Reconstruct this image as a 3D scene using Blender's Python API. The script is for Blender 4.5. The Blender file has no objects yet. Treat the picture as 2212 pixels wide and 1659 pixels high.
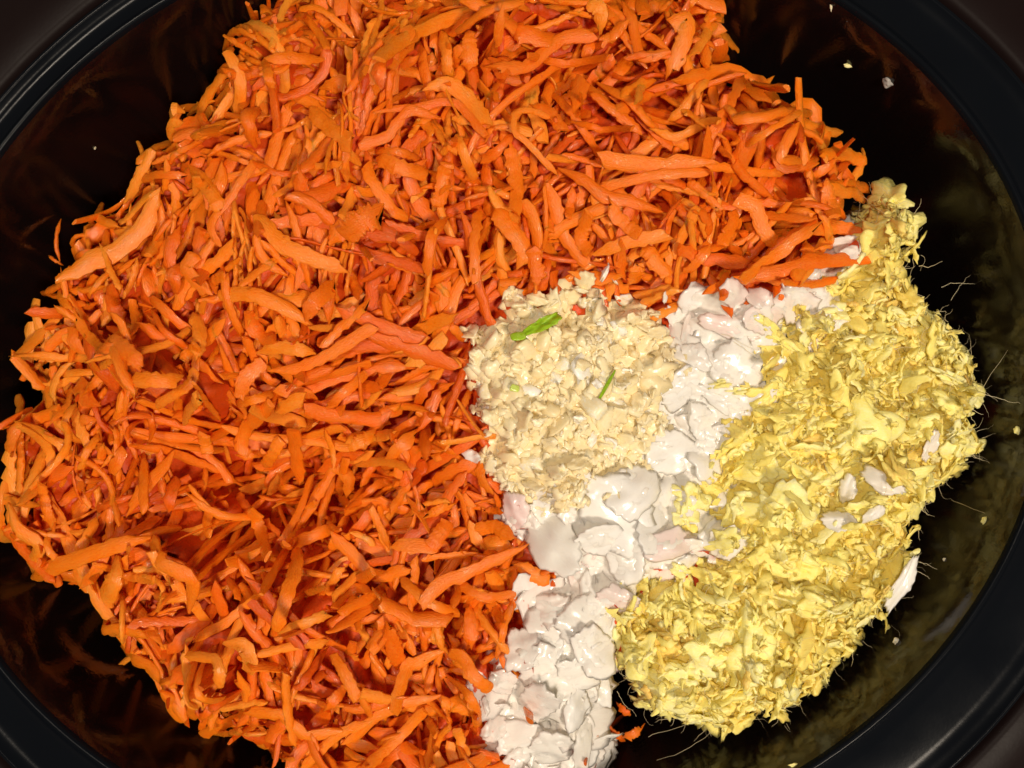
import bpy, math
import numpy as np
rng = np.random.default_rng(7)
R = math.radians
scene = bpy.context.scene
COL = scene.collection

# ------------------------------------------------------------------ camera
RIM_Z = 0.110                      # height of the pot's rim above the counter
CAM_Z = RIM_Z + 0.214
cd = bpy.data.cameras.new('camera'); cam = bpy.data.objects.new('camera', cd); COL.objects.link(cam)
cam.location = (0, 0, CAM_Z)
cd.lens = 29.0; cd.sensor_width = 36.0; cd.clip_start = 0.01; cd.clip_end = 20
cd.dof.use_dof = True; cd.dof.focus_distance = CAM_Z - 0.099; cd.dof.aperture_fstop = 15.0
scene.camera = cam
KPX = (18.0 / 29.0) / 1106.0       # metres per photo unit (2212 wide) per metre of distance
def world_xy(px, py, z):
    s = (CAM_Z - z) * KPX
    return (np.asarray(px) - 1106.0) * s, (829.5 - np.asarray(py)) * s

# ------------------------------------------------------------------ world, lamps, exposure
w = bpy.data.worlds.new('World'); scene.world = w; w.use_nodes = True
bg = w.node_tree.nodes['Background']; bg.inputs[0].default_value = (1.0, 0.80, 0.64, 1); bg.inputs[1].default_value = 0.14
def lamp(name, loc, target, size, power, col, shape='DISK'):
    l = bpy.data.lights.new(name, 'AREA'); l.shape = shape; l.size = size; l.energy = power; l.color = col
    o = bpy.data.objects.new(name, l); COL.objects.link(o); o.location = loc
    from mathutils import Vector
    o.rotation_euler = (Vector(target) - Vector(loc)).to_track_quat('-Z', 'Y').to_euler()
    return o
WARM = (1.0, 0.86, 0.69)
lamp('kitchen_ceiling_lamp', (0.34, -0.38, 1.10), (0, 0, .09), 0.17, 10.2, WARM)
lamp('hood_lamp', (-0.26, 0.10, 1.25), (0, 0, .09), 0.14, 5.6, (1.0, 0.87, 0.71))
scene.view_settings.view_transform = 'Standard'; scene.view_settings.look = 'None'
scene.view_settings.exposure = -0.14; scene.view_settings.gamma = 1.0
scene.cycles.max_bounces = 8; scene.cycles.diffuse_bounces = 5; scene.cycles.glossy_bounces = 4
scene.cycles.transparent_max_bounces = 12
scene.cycles.caustics_reflective = False; scene.cycles.caustics_refractive = False
scene.cycles.sample_clamp_indirect = 4.0

# ------------------------------------------------------------------ materials
def newmat(name):
    m = bpy.data.materials.new(name); m.use_nodes = True
    nt = m.node_tree; b = nt.nodes['Principled BSDF']
    return m, nt, b
def N(nt, t, **kw):
    n = nt.nodes.new(t)
    for k, v in kw.items(): setattr(n, k, v)
    return n
def food_mat(name, ramp, rough, sss, radius, bump, bscale, stretch=(1, 1, 1), coat=0.0, spec=0.5, strength=0.5, mottle=0.12):
    """attribute 'tone' (per piece) picks the hue; attribute 'luv' is the piece's own coordinate (mm)."""
    m, nt, b = newmat(name); L = nt.links
    tone = N(nt, 'ShaderNodeAttribute', attribute_name='tone')
    luv = N(nt, 'ShaderNodeAttribute', attribute_name='luv')
    mp = N(nt, 'ShaderNodeMapping'); mp.inputs['Scale'].default_value = stretch
    L.new(luv.outputs['Vector'], mp.inputs['Vector'])
    nz = N(nt, 'ShaderNodeTexNoise'); nz.inputs['Scale'].default_value = bscale; nz.inputs['Detail'].default_value = 3; nz.inputs['Roughness'].default_value = .6
    L.new(mp.outputs[0], nz.inputs['Vector'])
    nl = N(nt, 'ShaderNodeTexNoise'); nl.inputs['Scale'].default_value = 0.35; nl.inputs['Detail'].default_value = 3
    L.new(mp.outputs[0], nl.inputs['Vector'])
    ma = N(nt, 'ShaderNodeMath', operation='MULTIPLY_ADD'); ma.inputs[1].default_value = mottle * 4; ma.inputs[2].default_value = -mottle * 2
    L.new(nl.outputs['Fac'], ma.inputs[0])
    mf = N(nt, 'ShaderNodeMath', operation='MULTIPLY_ADD'); mf.inputs[1].default_value = mottle * 5; mf.inputs[2].default_value = -mottle * 2.5
    L.new(nz.outputs['Fac'], mf.inputs[0])
    a0 = N(nt, 'ShaderNodeMath', operation='ADD'); L.new(mf.outputs[0], a0.inputs[0]); L.new(ma.outputs[0], a0.inputs[1])
    ad = N(nt, 'ShaderNodeMath', operation='ADD', use_clamp=True); L.new(tone.outputs['Fac'], ad.inputs[0]); L.new(a0.outputs[0], ad.inputs[1])
    lim = N(nt, 'ShaderNodeMath', operation='MAXIMUM'); lim.inputs[1].default_value = .12
    low = N(nt, 'ShaderNodeMath', operation='LESS_THAN'); low.inputs[1].default_value = .10; L.new(tone.outputs['Fac'], low.inputs[0])
    L.new(ad.outputs[0], lim.inputs[0]); mx = N(nt, 'ShaderNodeMix'); L.new(low.outputs[0], mx.inputs[0]); L.new(lim.outputs[0], mx.inputs[2]); L.new(tone.outputs['Fac'], mx.inputs[3]); ad = mx
    cr = N(nt, 'ShaderNodeValToRGB')
    el = cr.color_ramp.elements
    while len(el) < len(ramp): el.new(0.5)
    for e, (p, c) in zip(el, ramp): e.position = p; e.color = (*c, 1)
    L.new(ad.outputs[0], cr.inputs['Fac'])
    L.new(cr.outputs['Color'], b.inputs['Base Color'])
    bp = N(nt, 'ShaderNodeBump'); bp.inputs['Strength'].default_value = strength; bp.inputs['Distance'].default_value = bump
    L.new(nz.outputs['Fac'], bp.inputs['Height']); L.new(bp.outputs[0], b.inputs['Normal']); L.new(bp.outputs[0], b.inputs['Coat Normal'])
    rr = N(nt, 'ShaderNodeMapRange'); rr.inputs['To Min'].default_value = max(.06, rough - .17); rr.inputs['To Max'].default_value = rough + .2
    rr.inputs['From Min'].default_value = .3; rr.inputs['From Max'].default_value = .7
    L.new(nl.outputs['Fac'], rr.inputs['Value']); L.new(rr.outputs[0], b.inputs['Roughness'])
    b.inputs['Subsurface Weight'].default_value = sss; b.inputs['Subsurface Radius'].default_value = radius; b.inputs['Subsurface Scale'].default_value = 1.0
    b.inputs['Specular IOR Level'].default_value = spec
    wt = N(nt, 'ShaderNodeMapRange'); wt.inputs['From Min'].default_value = .46; wt.inputs['From Max'].default_value = .60; wt.inputs['To Max'].default_value = coat
    L.new(nl.outputs['Fac'], wt.inputs['Value']); L.new(wt.outputs[0], b.inputs['Coat Weight']); b.inputs['Coat Roughness'].default_value = .07
    return m
mm = 0.001
M_CARROT = food_mat('carrot_flesh', [(0, (.10, .055, .03)), (.10, (.64, .085, .003)), (.35, (.80, .140, .004)), (.7, (.90, .220, .007)), (1, (.93, .31, .025))],
                    .40, .5, (.9*mm, .6*mm, .35*mm), .00030, 2.1, (.5, 1.3, 1.3), coat=.8, strength=.9, spec=.35, mottle=.09)
M_CORE = food_mat('packed_carrot_gap_shade', [(0, (.62, .06, .003)), (1, (.72, .09, .004))], .5, .0, (1*mm,)*3, .0006, 1.0, coat=0)  # redder than the shreds: the red-orange shade of the gaps, put into the colour
M_ONION = food_mat('onion_flesh', [(0, (.92, .70, .68)), (.3, (.93, .82, .76)), (.65, (.96, .92, .85)), (1, (.98, .965, .92))],
                   .17, .45, (1.3*mm, 1.3*mm, 1.3*mm), .00004, 1.3, (.5, 1.3, 1.3), coat=.5, strength=.4, mottle=.10)
def see_through(m, f, tr, col):
    """wet translucent flesh: part of the light passes straight through, part is scattered through"""
    nt = m.node_tree; L = nt.links; b = nt.nodes['Principled BSDF']; out = nt.nodes['Material Output']
    t = N(nt, 'ShaderNodeBsdfTransparent'); t.inputs[0].default_value = (*col, 1); d = N(nt, 'ShaderNodeBsdfTranslucent'); d.inputs[0].default_value = (*col, 1)
    m1 = N(nt, 'ShaderNodeMixShader'); m1.inputs[0].default_value = tr; L.new(b.outputs[0], m1.inputs[1]); L.new(d.outputs[0], m1.inputs[2])
    m2 = N(nt, 'ShaderNodeMixShader'); m2.inputs[0].default_value = f; L.new(m1.outputs[0], m2.inputs[1]); L.new(t.outputs[0], m2.inputs[2])
    L.new(m2.outputs[0], out.inputs['Surface'])
see_through(M_ONION, .0, .08, (.97, .95, .92))
M_GARLIC = food_mat('garlic_flesh', [(0, (.90, .74, .44)), (.4, (.91, .76, .45)), (.8, (.94, .83, .56)), (1, (.98, .96, .88))],
                    .28, .4, (1.2*mm, 1.2*mm, 1.1*mm), .00012, 1.5, coat=.2, strength=.5, mottle=.12)
M_GINGER = food_mat('ginger_flesh', [(0, (.86, .56, .15)), (.35, (.97, .77, .19)), (.75, (.99, .87, .27)), (1, (.99, .93, .46))],
                    .38, .32, (1.2*mm, 1.15*mm, .9*mm), .0003, 1.9, (.5, 1.6, 1.6), coat=.06, strength=.6, mottle=.14)
M_FIBRE = food_mat('ginger_fibre', [(0, (.72, .58, .30)), (1, (.85, .76, .50))], .5, .2, (.5*mm,)*3, .00005, 3)
M_GREEN = food_mat('garlic_sprout', [(0, (.16, .30, .01)), (.5, (.34, .56, .02)), (1, (.60, .74, .16))], .2, .4, (1.5*mm, 1.5*mm, .4*mm), .0001, 1, coat=.4)
M_DROP, nt, b = newmat('onion_juice'); b.inputs['Base Color'].default_value = (.8, .75, .7, 1); b.inputs['Roughness'].default_value = .08  # clear drop of onion juice on the pot's wall
b.inputs['Transmission Weight'].default_value = .55; b.inputs['IOR'].default_value = 1.35

def glaze(name, col, rough, bumpd=.0002, smear=True, spec=.5):
    m, nt, b = newmat(name); L = nt.links
    tc = N(nt, 'ShaderNodeTexCoord')
    n1 = N(nt, 'ShaderNodeTexNoise'); n1.inputs['Scale'].default_value = 45; n1.inputs['Detail'].default_value = 6
    L.new(tc.outputs['Object'], n1.inputs['Vector'])
    n2 = N(nt, 'ShaderNodeTexNoise'); n2.inputs['Scale'].default_value = 900; n2.inputs['Detail'].default_value = 2
    L.new(tc.outputs['Object'], n2.inputs['Vector'])
    mr = N(nt, 'ShaderNodeMapRange'); mr.inputs['From Min'].default_value = .35; mr.inputs['From Max'].default_value = .7
    mr.inputs['To Min'].default_value = rough; mr.inputs['To Max'].default_value = rough + (.16 if smear else .1)
    L.new(n1.outputs['Fac'], mr.inputs['Value']); L.new(mr.outputs[0], b.inputs['Roughness'])
    cr = N(nt, 'ShaderNodeMixRGB'); cr.inputs['Color1'].default_value = (*col, 1); cr.inputs['Color2'].default_value = (*[c * 1.7 + .002 for c in col], 1)
    L.new(mr.outputs[0], cr.inputs['Fac']); L.new(cr.outputs[0], b.inputs['Base Color'])
    b.inputs['Specular IOR Level'].default_value = spec
    bp = N(nt, 'ShaderNodeBump'); bp.inputs['Distance'].default_value = bumpd; bp.inputs['Strength'].default_value = .25
    L.new(n2.outputs['Fac'], bp.inputs['Height']); L.new(bp.outputs[0], b.inputs['Normal'])
    return m
M_POT = glaze('black_glaze', (.006, .0035, .0035), .08, spec=.5)
M_RIM = glaze('black_rim_glaze', (.003, .004, .006), .15, .00004, False, .06)
M_HOUSE = glaze('dark_red_enamel', (.006, .003, .003), .4, .0001, False, .08)
M_COUNTER = glaze('dark_stone', (.02, .018, .017), .4, .0003, False)

# ------------------------------------------------------------------ mesh helpers
def mesh_obj(name, verts, faces, mat, smooth=True, parent=None, loc=None):
    me = bpy.data.meshes.new(name)
    if loc is not None: verts = verts - np.asarray(loc)
    me.from_pydata(verts.tolist() if hasattr(verts, 'tolist') else verts, [], faces)
    me.materials.append(mat)
    if smooth: me.shade_smooth()
    if name in ('carrot_shred', 'grated_carrot'): me.set_sharp_from_angle(angle=R(38))
    o = bpy.data.objects.new(name, me); COL.objects.link(o)
    if loc is not None: o.location = loc
    if parent: o.parent = parent
    return o
def set_attrs(me, tone, luv):
    a = me.attributes.new('tone', 'FLOAT', 'POINT'); a.data.foreach_set('value', np.asarray(tone, np.float32))
    a = me.attributes.new('luv', 'FLOAT_VECTOR', 'POINT'); a.data.foreach_set('vector', np.asarray(luv, np.float32).ravel())
def tag(o, label, cat, group=None, kind=None):
    if label: o['label'] = label
    if cat: o['category'] = cat
    if group: o['group'] = group
    if kind: o['kind'] = kind

# ------------------------------------------------------------------ the pot (oval slow-cooker insert) and its housing
PC = np.array(world_xy(1041, 838, RIM_Z)); PRX, PRY = 1233 * .12 * mm, 1031 * .12 * mm
PA = R(7.8); ca, sa = math.cos(PA), math.sin(PA)
def ring(offset, z, n=180, shift=0.0, shy=0.0):
    t = np.arange(n) * 2 * np.pi / n
    x = (PRX + offset) * np.cos(t); y = (PRY + offset) * np.sin(t)
    return np.c_[PC[0] + x * ca - y * sa + shift, PC[1] + x * sa + y * ca + shy, np.full(n, z)]
def lathe(name, prof, mat, parent, cap_last=False, n=180):
    V = np.vstack([ring(q[0] * mm, q[1], n, q[2] * mm, (q[3] if len(q) > 3 else 0) * mm) for q in prof]); F = []
    for k in range(len(prof) - 1):
        for i in range(n):
            j = (i + 1) % n
            F.append((k*n+i, k*n+j, (k+1)*n+j, (k+1)*n+i))
    if cap_last: F.append(tuple(range((len(prof)-1)*n, len(prof)*n)))
    return mesh_obj(name, V, F, mat, parent=parent)
pot = bpy.data.objects.new('stoneware_pot', None); COL.objects.link(pot); pot.location = (PC[0], PC[1], .012)
tag(pot, 'glossy black oval stoneware pot holding all the grated vegetables', 'cooking pot')
Z = RIM_Z
inner = [(-0.2, Z - .0012, 0), (-1.3, Z - .0045, 0), (-2.0, Z - .012, 0), (-2.6, Z - .022, 0), (-3.6, Z - .036, 0), (-5.5, Z - .055, 0),
         (-9, Z - .072, 0), (-15, Z - .083, 0), (-24, Z - .090, 0), (-40, Z - .093, 0), (-70, Z - .094, 0)]
o = lathe('bowl_wall', inner, M_POT, None, True)
rimp = [(-0.2, Z - .0012, 0, 0), (.1, Z - .0002, 0, 0), (.8, Z + .0006, 0, 0), (1.5, Z + .0002, .1, -.1), (2.2, Z - .0008, .3, -.3), (5, Z - .0014, 1.4, -1.4), (11, Z - .0016, 3.8, -3.8), (14.6, Z - .0010, 5, -5),
        (15.2, Z + .0000, 5, -5), (15.8, Z + .0003, 5, -5), (16.5, Z - .0002, 5, -5), (17.2, Z - .0016, 5, -5), (18, Z - .005, 5, -5), (18.2, Z - .012, 5, -5), (13, Z - .020, 3, -3)]
o2 = lathe('pot_rim', rimp, M_RIM, None)
outer = [(13, Z - .020, 3, -3), (8, Z - .024, 1, -1), (5, Z - .04, 0, 0), (2, Z - .07, 0, 0), (-6, Z - .094, 0, 0), (-20, Z - .098, 0, 0)]
o3 = lathe('outer_wall', outer, M_RIM, None, True)
for q in (o, o2, o3):
    q.parent = pot; q.location = -pot.location
hs = [(19.5, Z - .022, 5, -5), (19.7, Z - .008, 5, -5), (20.6, Z - .0045, 5, -5), (22.5, Z - .0036, 5, -5), (30, Z - .004, 5, -5), (48, Z - .007, 5, -5), (62, Z - .012, 5, -5), (68, Z - .03, 5, -5), (70, Z - .06, 5, -5), (70, .004, 5, -5)]
o = lathe('slow_cooker_housing', hs, M_HOUSE, None)
tag(o, 'dark red enamelled housing seen outside the black rim in the picture corners', 'slow cooker')
o = mesh_obj('countertop', np.array([(-.6, -.6, 0), (.6, -.6, 0), (.6, .6, 0), (-.6, .6, 0)], float), [(0, 1, 2, 3)], M_COUNTER, smooth=False)
tag(o, None, None, kind='structure')

# ------------------------------------------------------------------ regions, in photo units (2212 x 1659)
CARROT = [(470,-90),(520,80),(450,180),(410,260),(330,255),(290,330),(250,400),(200,440),(128,470),(140,560),(95,640),(68,720),(50,800),(60,880),(4,950),(2,1010),(50,1060),(0,1090),(35,1200),(120,1270),(180,1310),(240,1390),(300,1490),(390,1570),(470,1600),(600,1660),(640,1760),
          (1100,1760),(1060,1600),(1060,1540),(1090,1440),(1120,1390),(1200,1250),(1130,1180),(1080,1090),(1010,1020),(1030,930),(1010,830),(990,760),(1020,700),(1120,660),(1250,640),(1400,640),(1500,650),(1640,655),(1840,600),(1865,520),(1860,430),(1840,350),(1740,240),(1680,190),(1570,130),(1590,60),(1640,-90)]
GARLIC = [(1005,745),(1040,705),(1110,650),(1240,625),(1320,650),(1430,670),(1460,740),(1430,860),(1410,950),(1370,1040),(1250,1065),(1180,1100),(1100,1070),(1030,1020),(1040,950),(1030,870),(1005,800)]
ONION = [(1480,650),(1640,655),(1780,590),(1860,490),(1850,560),(1780,680),(1700,740),(1640,830),(1600,960),(1540,1060),(1560,1190),(1400,1250),(1340,1310),(1320,1400),(1320,1500),(1290,1640),(1280,1760),(1110,1760),(1070,1640),(1050,1560),(1090,1440),(1150,1320),(1190,1240),(1130,1170),(1090,1085),(1250,1060),(1390,990),(1430,860),(1465,720)]
GINGER = [(1930,400),(1985,440),(1995,560),(2040,640),(2105,680),(2145,760),(2155,860),(2135,960),(2125,1050),(2060,1080),(1995,1150),(1995,1250),(1960,1330),(1920,1380),(1870,1440),(1800,1520),(1760,1545),(1640,1590),(1560,1625),(1410,1575),(1340,1470),(1330,1370),(1390,1275),(1520,1240),(1560,1190),(1490,1130),(1480,1070),(1560,960),(1640,830),(1650,740),(1780,670),(1850,570),(1860,450)]
MIDDLE = [(980,680),(1100,620),(1250,560),(1650,600),(1850,540),(1900,620),(1750,900),(1600,1250),(1450,1330),(1330,1500),(1330,1760),(1000,1760),(1040,1400),(1080,1230),(960,1000)]
ALL = [CARROT, GARLIC, ONION, GINGER, MIDDLE]

def inside(px, py, poly):
    P = np.asarray(poly, float); r = np.zeros(np.shape(px), bool); n = len(P)
    for i in range(n):
        x1, y1 = P[i]; x2, y2 = P[(i+1) % n]
        c = ((y1 > py) != (y2 > py)) & (px < (x2 - x1) * (py - y1) / ((y2 - y1) or 1e-9) + x1)
        r ^= c
    return r
def seg_dist(px, py, poly):
    P = np.asarray(poly, float); d = np.full(np.shape(px), 1e9)
    for i in range(len(P)):
        a = P[i]; bb = P[(i+1) % len(P)] - a; L2 = bb @ bb
        t = np.clip(((px - a[0]) * bb[0] + (py - a[1]) * bb[1]) / L2, 0, 1)
        d = np.minimum(d, np.hypot(px - a[0] - t * bb[0], py - a[1] - t * bb[1]))
    return d

# ------------------------------------------------------------------ height grid
G = 0.0006; X0, Y0 = -.165, -.135; NX, NY = int(.33 / G), int(.27 / G)
gx = X0 + (np.arange(NX) + .5) * G; gy = Y0 + (np.arange(NY) + .5) * G
GXX, GYY = np.meshgrid(gx, gy, indexing='ij')
ZREF = 0.095
S = (CAM_Z - ZREF) * KPX
PX0 = GXX / S + 1106; PY0 = 829.5 - GYY / S
BUMPS = [(720,400,280,.014),(300,1260,210,.013),(1450,330,240,.011),(850,1440,230,.010),(180,800,160,.005),(600,1035,120,-.027),(870,640,90,-.003),(560,620,120,.004),(950,1240,90,-.004),
         (1210,840,120,.0100),(1150,1010,80,.004),(1850,850,200,.007),(1560,1400,140,.013),(1925,470,60,.012),(1300,900,350,.003),(1780,1120,150,.003),(1300,1120,110,.008),(1220,1420,110,.007),(1100,150,300,.003)]
def target(px, py):
    T = np.full_like(px, .0895)
    for (cx, cy, s_, a) in BUMPS: T += a * np.exp(-((px - cx)**2 + (py - cy)**2) / (2 * s_ * s_))
    return T
PXG, PYG = PX0, PY0
for _ in range(3):
    T = target(PXG, PYG); S = (CAM_Z - np.clip(T - .001, .0, .110)) * KPX
    PXG = GXX / S + 1106; PYG = 829.5 - GYY / S
inall = np.zeros_like(PXG, bool)
for p in ALL: inall |= inside(PXG, PYG, p)
# distance to the outline of all the food: grow outwards by repeated erosion on the grid
dist = np.zeros_like(PXG); cur = inall.copy()
for k in range(40):
    dist[cur] = (k + 1) * G
    c = cur.copy()
    c[1:] &= cur[:-1]; c[:-1] &= cur[1:]
    if k % 2: c[:, 1:] &= cur[:, :-1]; c[:, :-1] &= cur[:, 1:]
    else:
        c[:, 1:] &= cur[:, :-1]; c[:, :-1] &= cur[:, 1:]
    if k % 3 == 0:
        c[1:, 1:] &= cur[:-1, :-1]; c[:-1, :-1] &= cur[1:, 1:]; c[1:, :-1] &= cur[:-1, 1:]; c[:-1, 1:] &= cur[1:, :-1]
    cur = c
def fourier(n, kmin, kmax, seed, dim=2):
    r = np.random.default_rng(seed)
    k = r.normal(size=(n, dim)); k /= np.linalg.norm(k, axis=1)[:, None]; k *= r.uniform(kmin, kmax, (n, 1))
    return k, r.uniform(0, 2*np.pi, n)
def fnoise2(x, y, kmin, kmax, n=14, seed=0):
    k, p = fourier(n, kmin, kmax, seed); r = np.zeros(np.shape(x))
    for i in range(n): r += np.sin(k[i, 0] * x + k[i, 1] * y + p[i])
    return r / math.sqrt(n / 2)
T += .0011 * fnoise2(GXX, GYY, 120, 420, seed=3)
edge = np.clip(dist / .010, 0, 1)
T -= .022 * (1 - edge) ** 2.6
CD = np.where(inside(PXG, PYG, GARLIC), .0026, np.where(inside(PXG, PYG, ONION), .0030, np.where(inside(PXG, PYG, GINGER), .0045, .0062)))
H = np.where(inall, T - CD, .020)
H = np.where(inall & (dist < .004), H - .006, H)
CORE = H.copy()
ID = np.full(H.shape, -1, np.int32)

def cell(x, y):
    return np.clip(((x - X0) / G).astype(int), 0, NX-1), np.clip(((y - Y0) / G).astype(int), 0, NY-1)
def smooth_grid(A, k):
    B = A.copy()
    for _ in range(k):
        B[1:-1, 1:-1] = (B[1:-1, 1:-1] * 4 + B[:-2, 1:-1] + B[2:, 1:-1] + B[1:-1, :-2] + B[1:-1, 2:]) / 8
    return B
def stamp(P, pid):
    i, j = cell(P[:, 0], P[:, 1])
    z = P[:, 2]
    up = z > H[i, j]
    i, j, z = i[up], j[up], z[up]
    np.maximum.at(H, (i, j), z)
    ID[i, j] = pid
def pot_limit(x, y, z):
    """1 where the point touches the pot's inner wall"""
    u = x - PC[0]; v = y - PC[1]; a = u * ca + v * sa; b_ = -u * sa + v * ca
    off = .0032 + np.clip((.085 - z), 0, 1) * .15
    return np.sqrt((a / (PRX - off))**2 + (b_ / (PRY - off))**2)

PIECES = []     # dict(kind, V, F, tone, luv, name ...)
def add_piece(kind, V, F, tone, luv, dense=None, **kw):
    d = pot_limit(V[:, 0], V[:, 1], V[:, 2]).max()
    if d > 1.0 and not kw.get('wall'):
        c = V[:, :2].mean(0); v = PC - c
        sh = (d - 1.0) * .14 * v / (np.linalg.norm(v) + 1e-9)
        V = V.copy(); V[:, :2] += sh
        if dense is not None: dense = dense.copy(); dense[:, :2] += sh
    pid = len(PIECES)
    PIECES.append(dict(kind=kind, V=V, F=F, tone=tone, luv=luv, **kw))
    stamp(V if dense is None else dense, pid)
    return pid

# ------------------------------------------------------------------ shred generator
SEC = np.array([(-.5, -.25), (-.36, -.5), (.36, -.5), (.5, -.25), (.5, .22), (.34, .5), (0, .62), (-.34, .5), (-.5, .22)])
NS = len(SEC)
_fcache = {}
def strip_faces(n):
    if n not in _fcache:
        F = []
        for k in range(n - 1):
            for i in range(NS):
                j = (i + 1) % NS
                F.append((k*NS+i, k*NS+j, (k+1)*NS+j, (k+1)*NS+i))
        F.append(tuple(range(NS-1, -1, -1))); F.append(tuple(range((n-1)*NS, n*NS)))
        _fcache[n] = F
    return _fcache[n]
def resample(P, n):
    """smooth curve through control points"""
    P = np.asarray(P, float)
    if len(P) == 2: P = np.vstack([P[0], (P[0] + P[1]) / 2 , P[1]])
    d = np.r_[0, np.cumsum(np.linalg.norm(np.diff(P, axis=0), axis=1))]
    E = np.vstack([2*P[0]-P[1], P, 2*P[-1]-P[-2]]); out = []
    for u in np.linspace(0, d[-1], n):
        k = min(np.searchsorted(d, u, side='right') - 1, len(P) - 2); t = (u - d[k]) / (d[k+1] - d[k] + 1e-12)
        p0, p1, p2, p3 = E[k], E[k+1], E[k+2], E[k+3]
        out.append(.5 * ((2*p1) + (-p0+p2)*t + (2*p0-5*p1+4*p2-p3)*t*t + (-p0+3*p1-3*p2+p3)*t**3))
    return np.array(out)
def shred(path, width, thick, roll, tone, ends=(0, 0), ragged=.12, arch=.15, n=None):
    n = len(path); u = np.linspace(0, 1, n)
    t = np.gradient(path, axis=0); t /= np.linalg.norm(t, axis=1)[:, None] + 1e-12
    up = np.array([0, 0, 1.0]) + rng.normal(0, .05, 3)
    side = np.cross(t, up); side /= np.linalg.norm(side, axis=1)[:, None] + 1e-9
    nor = np.cross(side, t)
    r = roll if np.ndim(roll) else np.full(n, roll)
    r = r + rng.normal(0, .03, n)
    S_ = side * np.cos(r)[:, None] + nor * np.sin(r)[:, None]
    Nn = -side * np.sin(r)[:, None] + nor * np.cos(r)[:, None]
    # ends: 0 blunt, 1 pointed, 2 rounded
    L = np.linalg.norm(path[-1] - path[0]) + 1e-6
    w_ = np.full(n, width)
    def endf(d, kind):
        if kind == 1: return np.clip(.15 + d / .28, 0, 1) ** .8
        if kind == 2: return np.sqrt(np.clip(.12 + d / .12, 0, 1))
        return np.clip(.72 + d / .15, 0, 1)
    w_ = w_ * endf(u, ends[0]) * endf(1 - u, ends[1]) * (1 + .04 * np.sin(u * rng.uniform(3, 9) + rng.uniform(0, 6)))
    th = thick * np.clip(.45 + w_ / width * .6, 0, 1) * (1 + .12 * rng.normal(size=n))
    jl = rng.normal(0, ragged, n); jr = rng.normal(0, ragged, n)
    if rng.random() < .22:      # torn teeth on one side
        teeth = (rng.random(n) < .22) * rng.uniform(.1, .45, n)
        if rng.random() < .5: jl += teeth
        else: jr += teeth
    X = SEC[:, 0][None, :] * w_[:, None]
    X = X + np.where(SEC[:, 0][None, :] < -.3, -jl[:, None] * w_[:, None] * .5, 0) + np.where(SEC[:, 0][None, :] > .3, jr[:, None] * w_[:, None] * .5, 0)
    Y = SEC[:, 1][None, :] * th[:, None] - arch * width * ((SEC[:, 0][None, :] * 2)**2) * .5
    Y = Y + rng.normal(0, .035, Y.shape) * thick
    V = path[:, None, :] + S_[:, None, :] * X[..., None] + Nn[:, None, :] * Y[..., None]
    # end slant
    sl = rng.normal(0, .6, 2)
    V[0] += t[0] * (SEC[:, 0] * sl[0] * width)[:, None]; V[-1] += t[-1] * (SEC[:, 0] * sl[1] * width)[:, None]
    d = np.r_[0, np.cumsum(np.linalg.norm(np.diff(path, axis=0), axis=1))] / mm
    o = rng.uniform(0, 100, 3)
    luv = np.stack([np.repeat(d[:, None], NS, 1) + o[0], X / mm + o[1], Y / mm + o[2]], -1).reshape(-1, 3)
    Vf = V.reshape(-1, 3)
    # dense points for the height grid
    mid = [V]
    for f in (.25, .5, .75): mid.append(V[:-1] * (1-f) + V[1:] * f)
    D = np.vstack([m_.reshape(-1, 3) for m_ in mid])
    c = .5 * (V[:, 4] + V[:, 8]); cm = .5 * (c[:-1] + c[1:]); D = np.vstack([D, c, cm])
    return Vf, strip_faces(n), np.full(len(Vf), tone), luv, D
def drape(xy, halfw, thick, q=.8, deg=2, lift=0.0):
    """height of a stiff-ish strip laid on the heap along xy"""
    n = len(xy); u = np.linspace(-1, 1, n)
    d = np.gradient(xy, axis=0); d /= np.linalg.norm(d, axis=1)[:, None] + 1e-12; nn = np.c_[-d[:, 1], d[:, 0]]
    hs_ = []
    for s in (-.8, 0, .8):
        i, j = cell(xy[:, 0] + nn[:, 0]*s*halfw, xy[:, 1] + nn[:, 1]*s*halfw); hs_.append(H[i, j])
    h = np.max(hs_, 0)
    lo = np.median(h) - .012
    h = np.maximum(h, lo)
    c = np.polyfit(u, h, deg); f = np.polyval(c, u)
    f += np.quantile(h - f, q)
    return f + thick * .45 + lift

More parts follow.
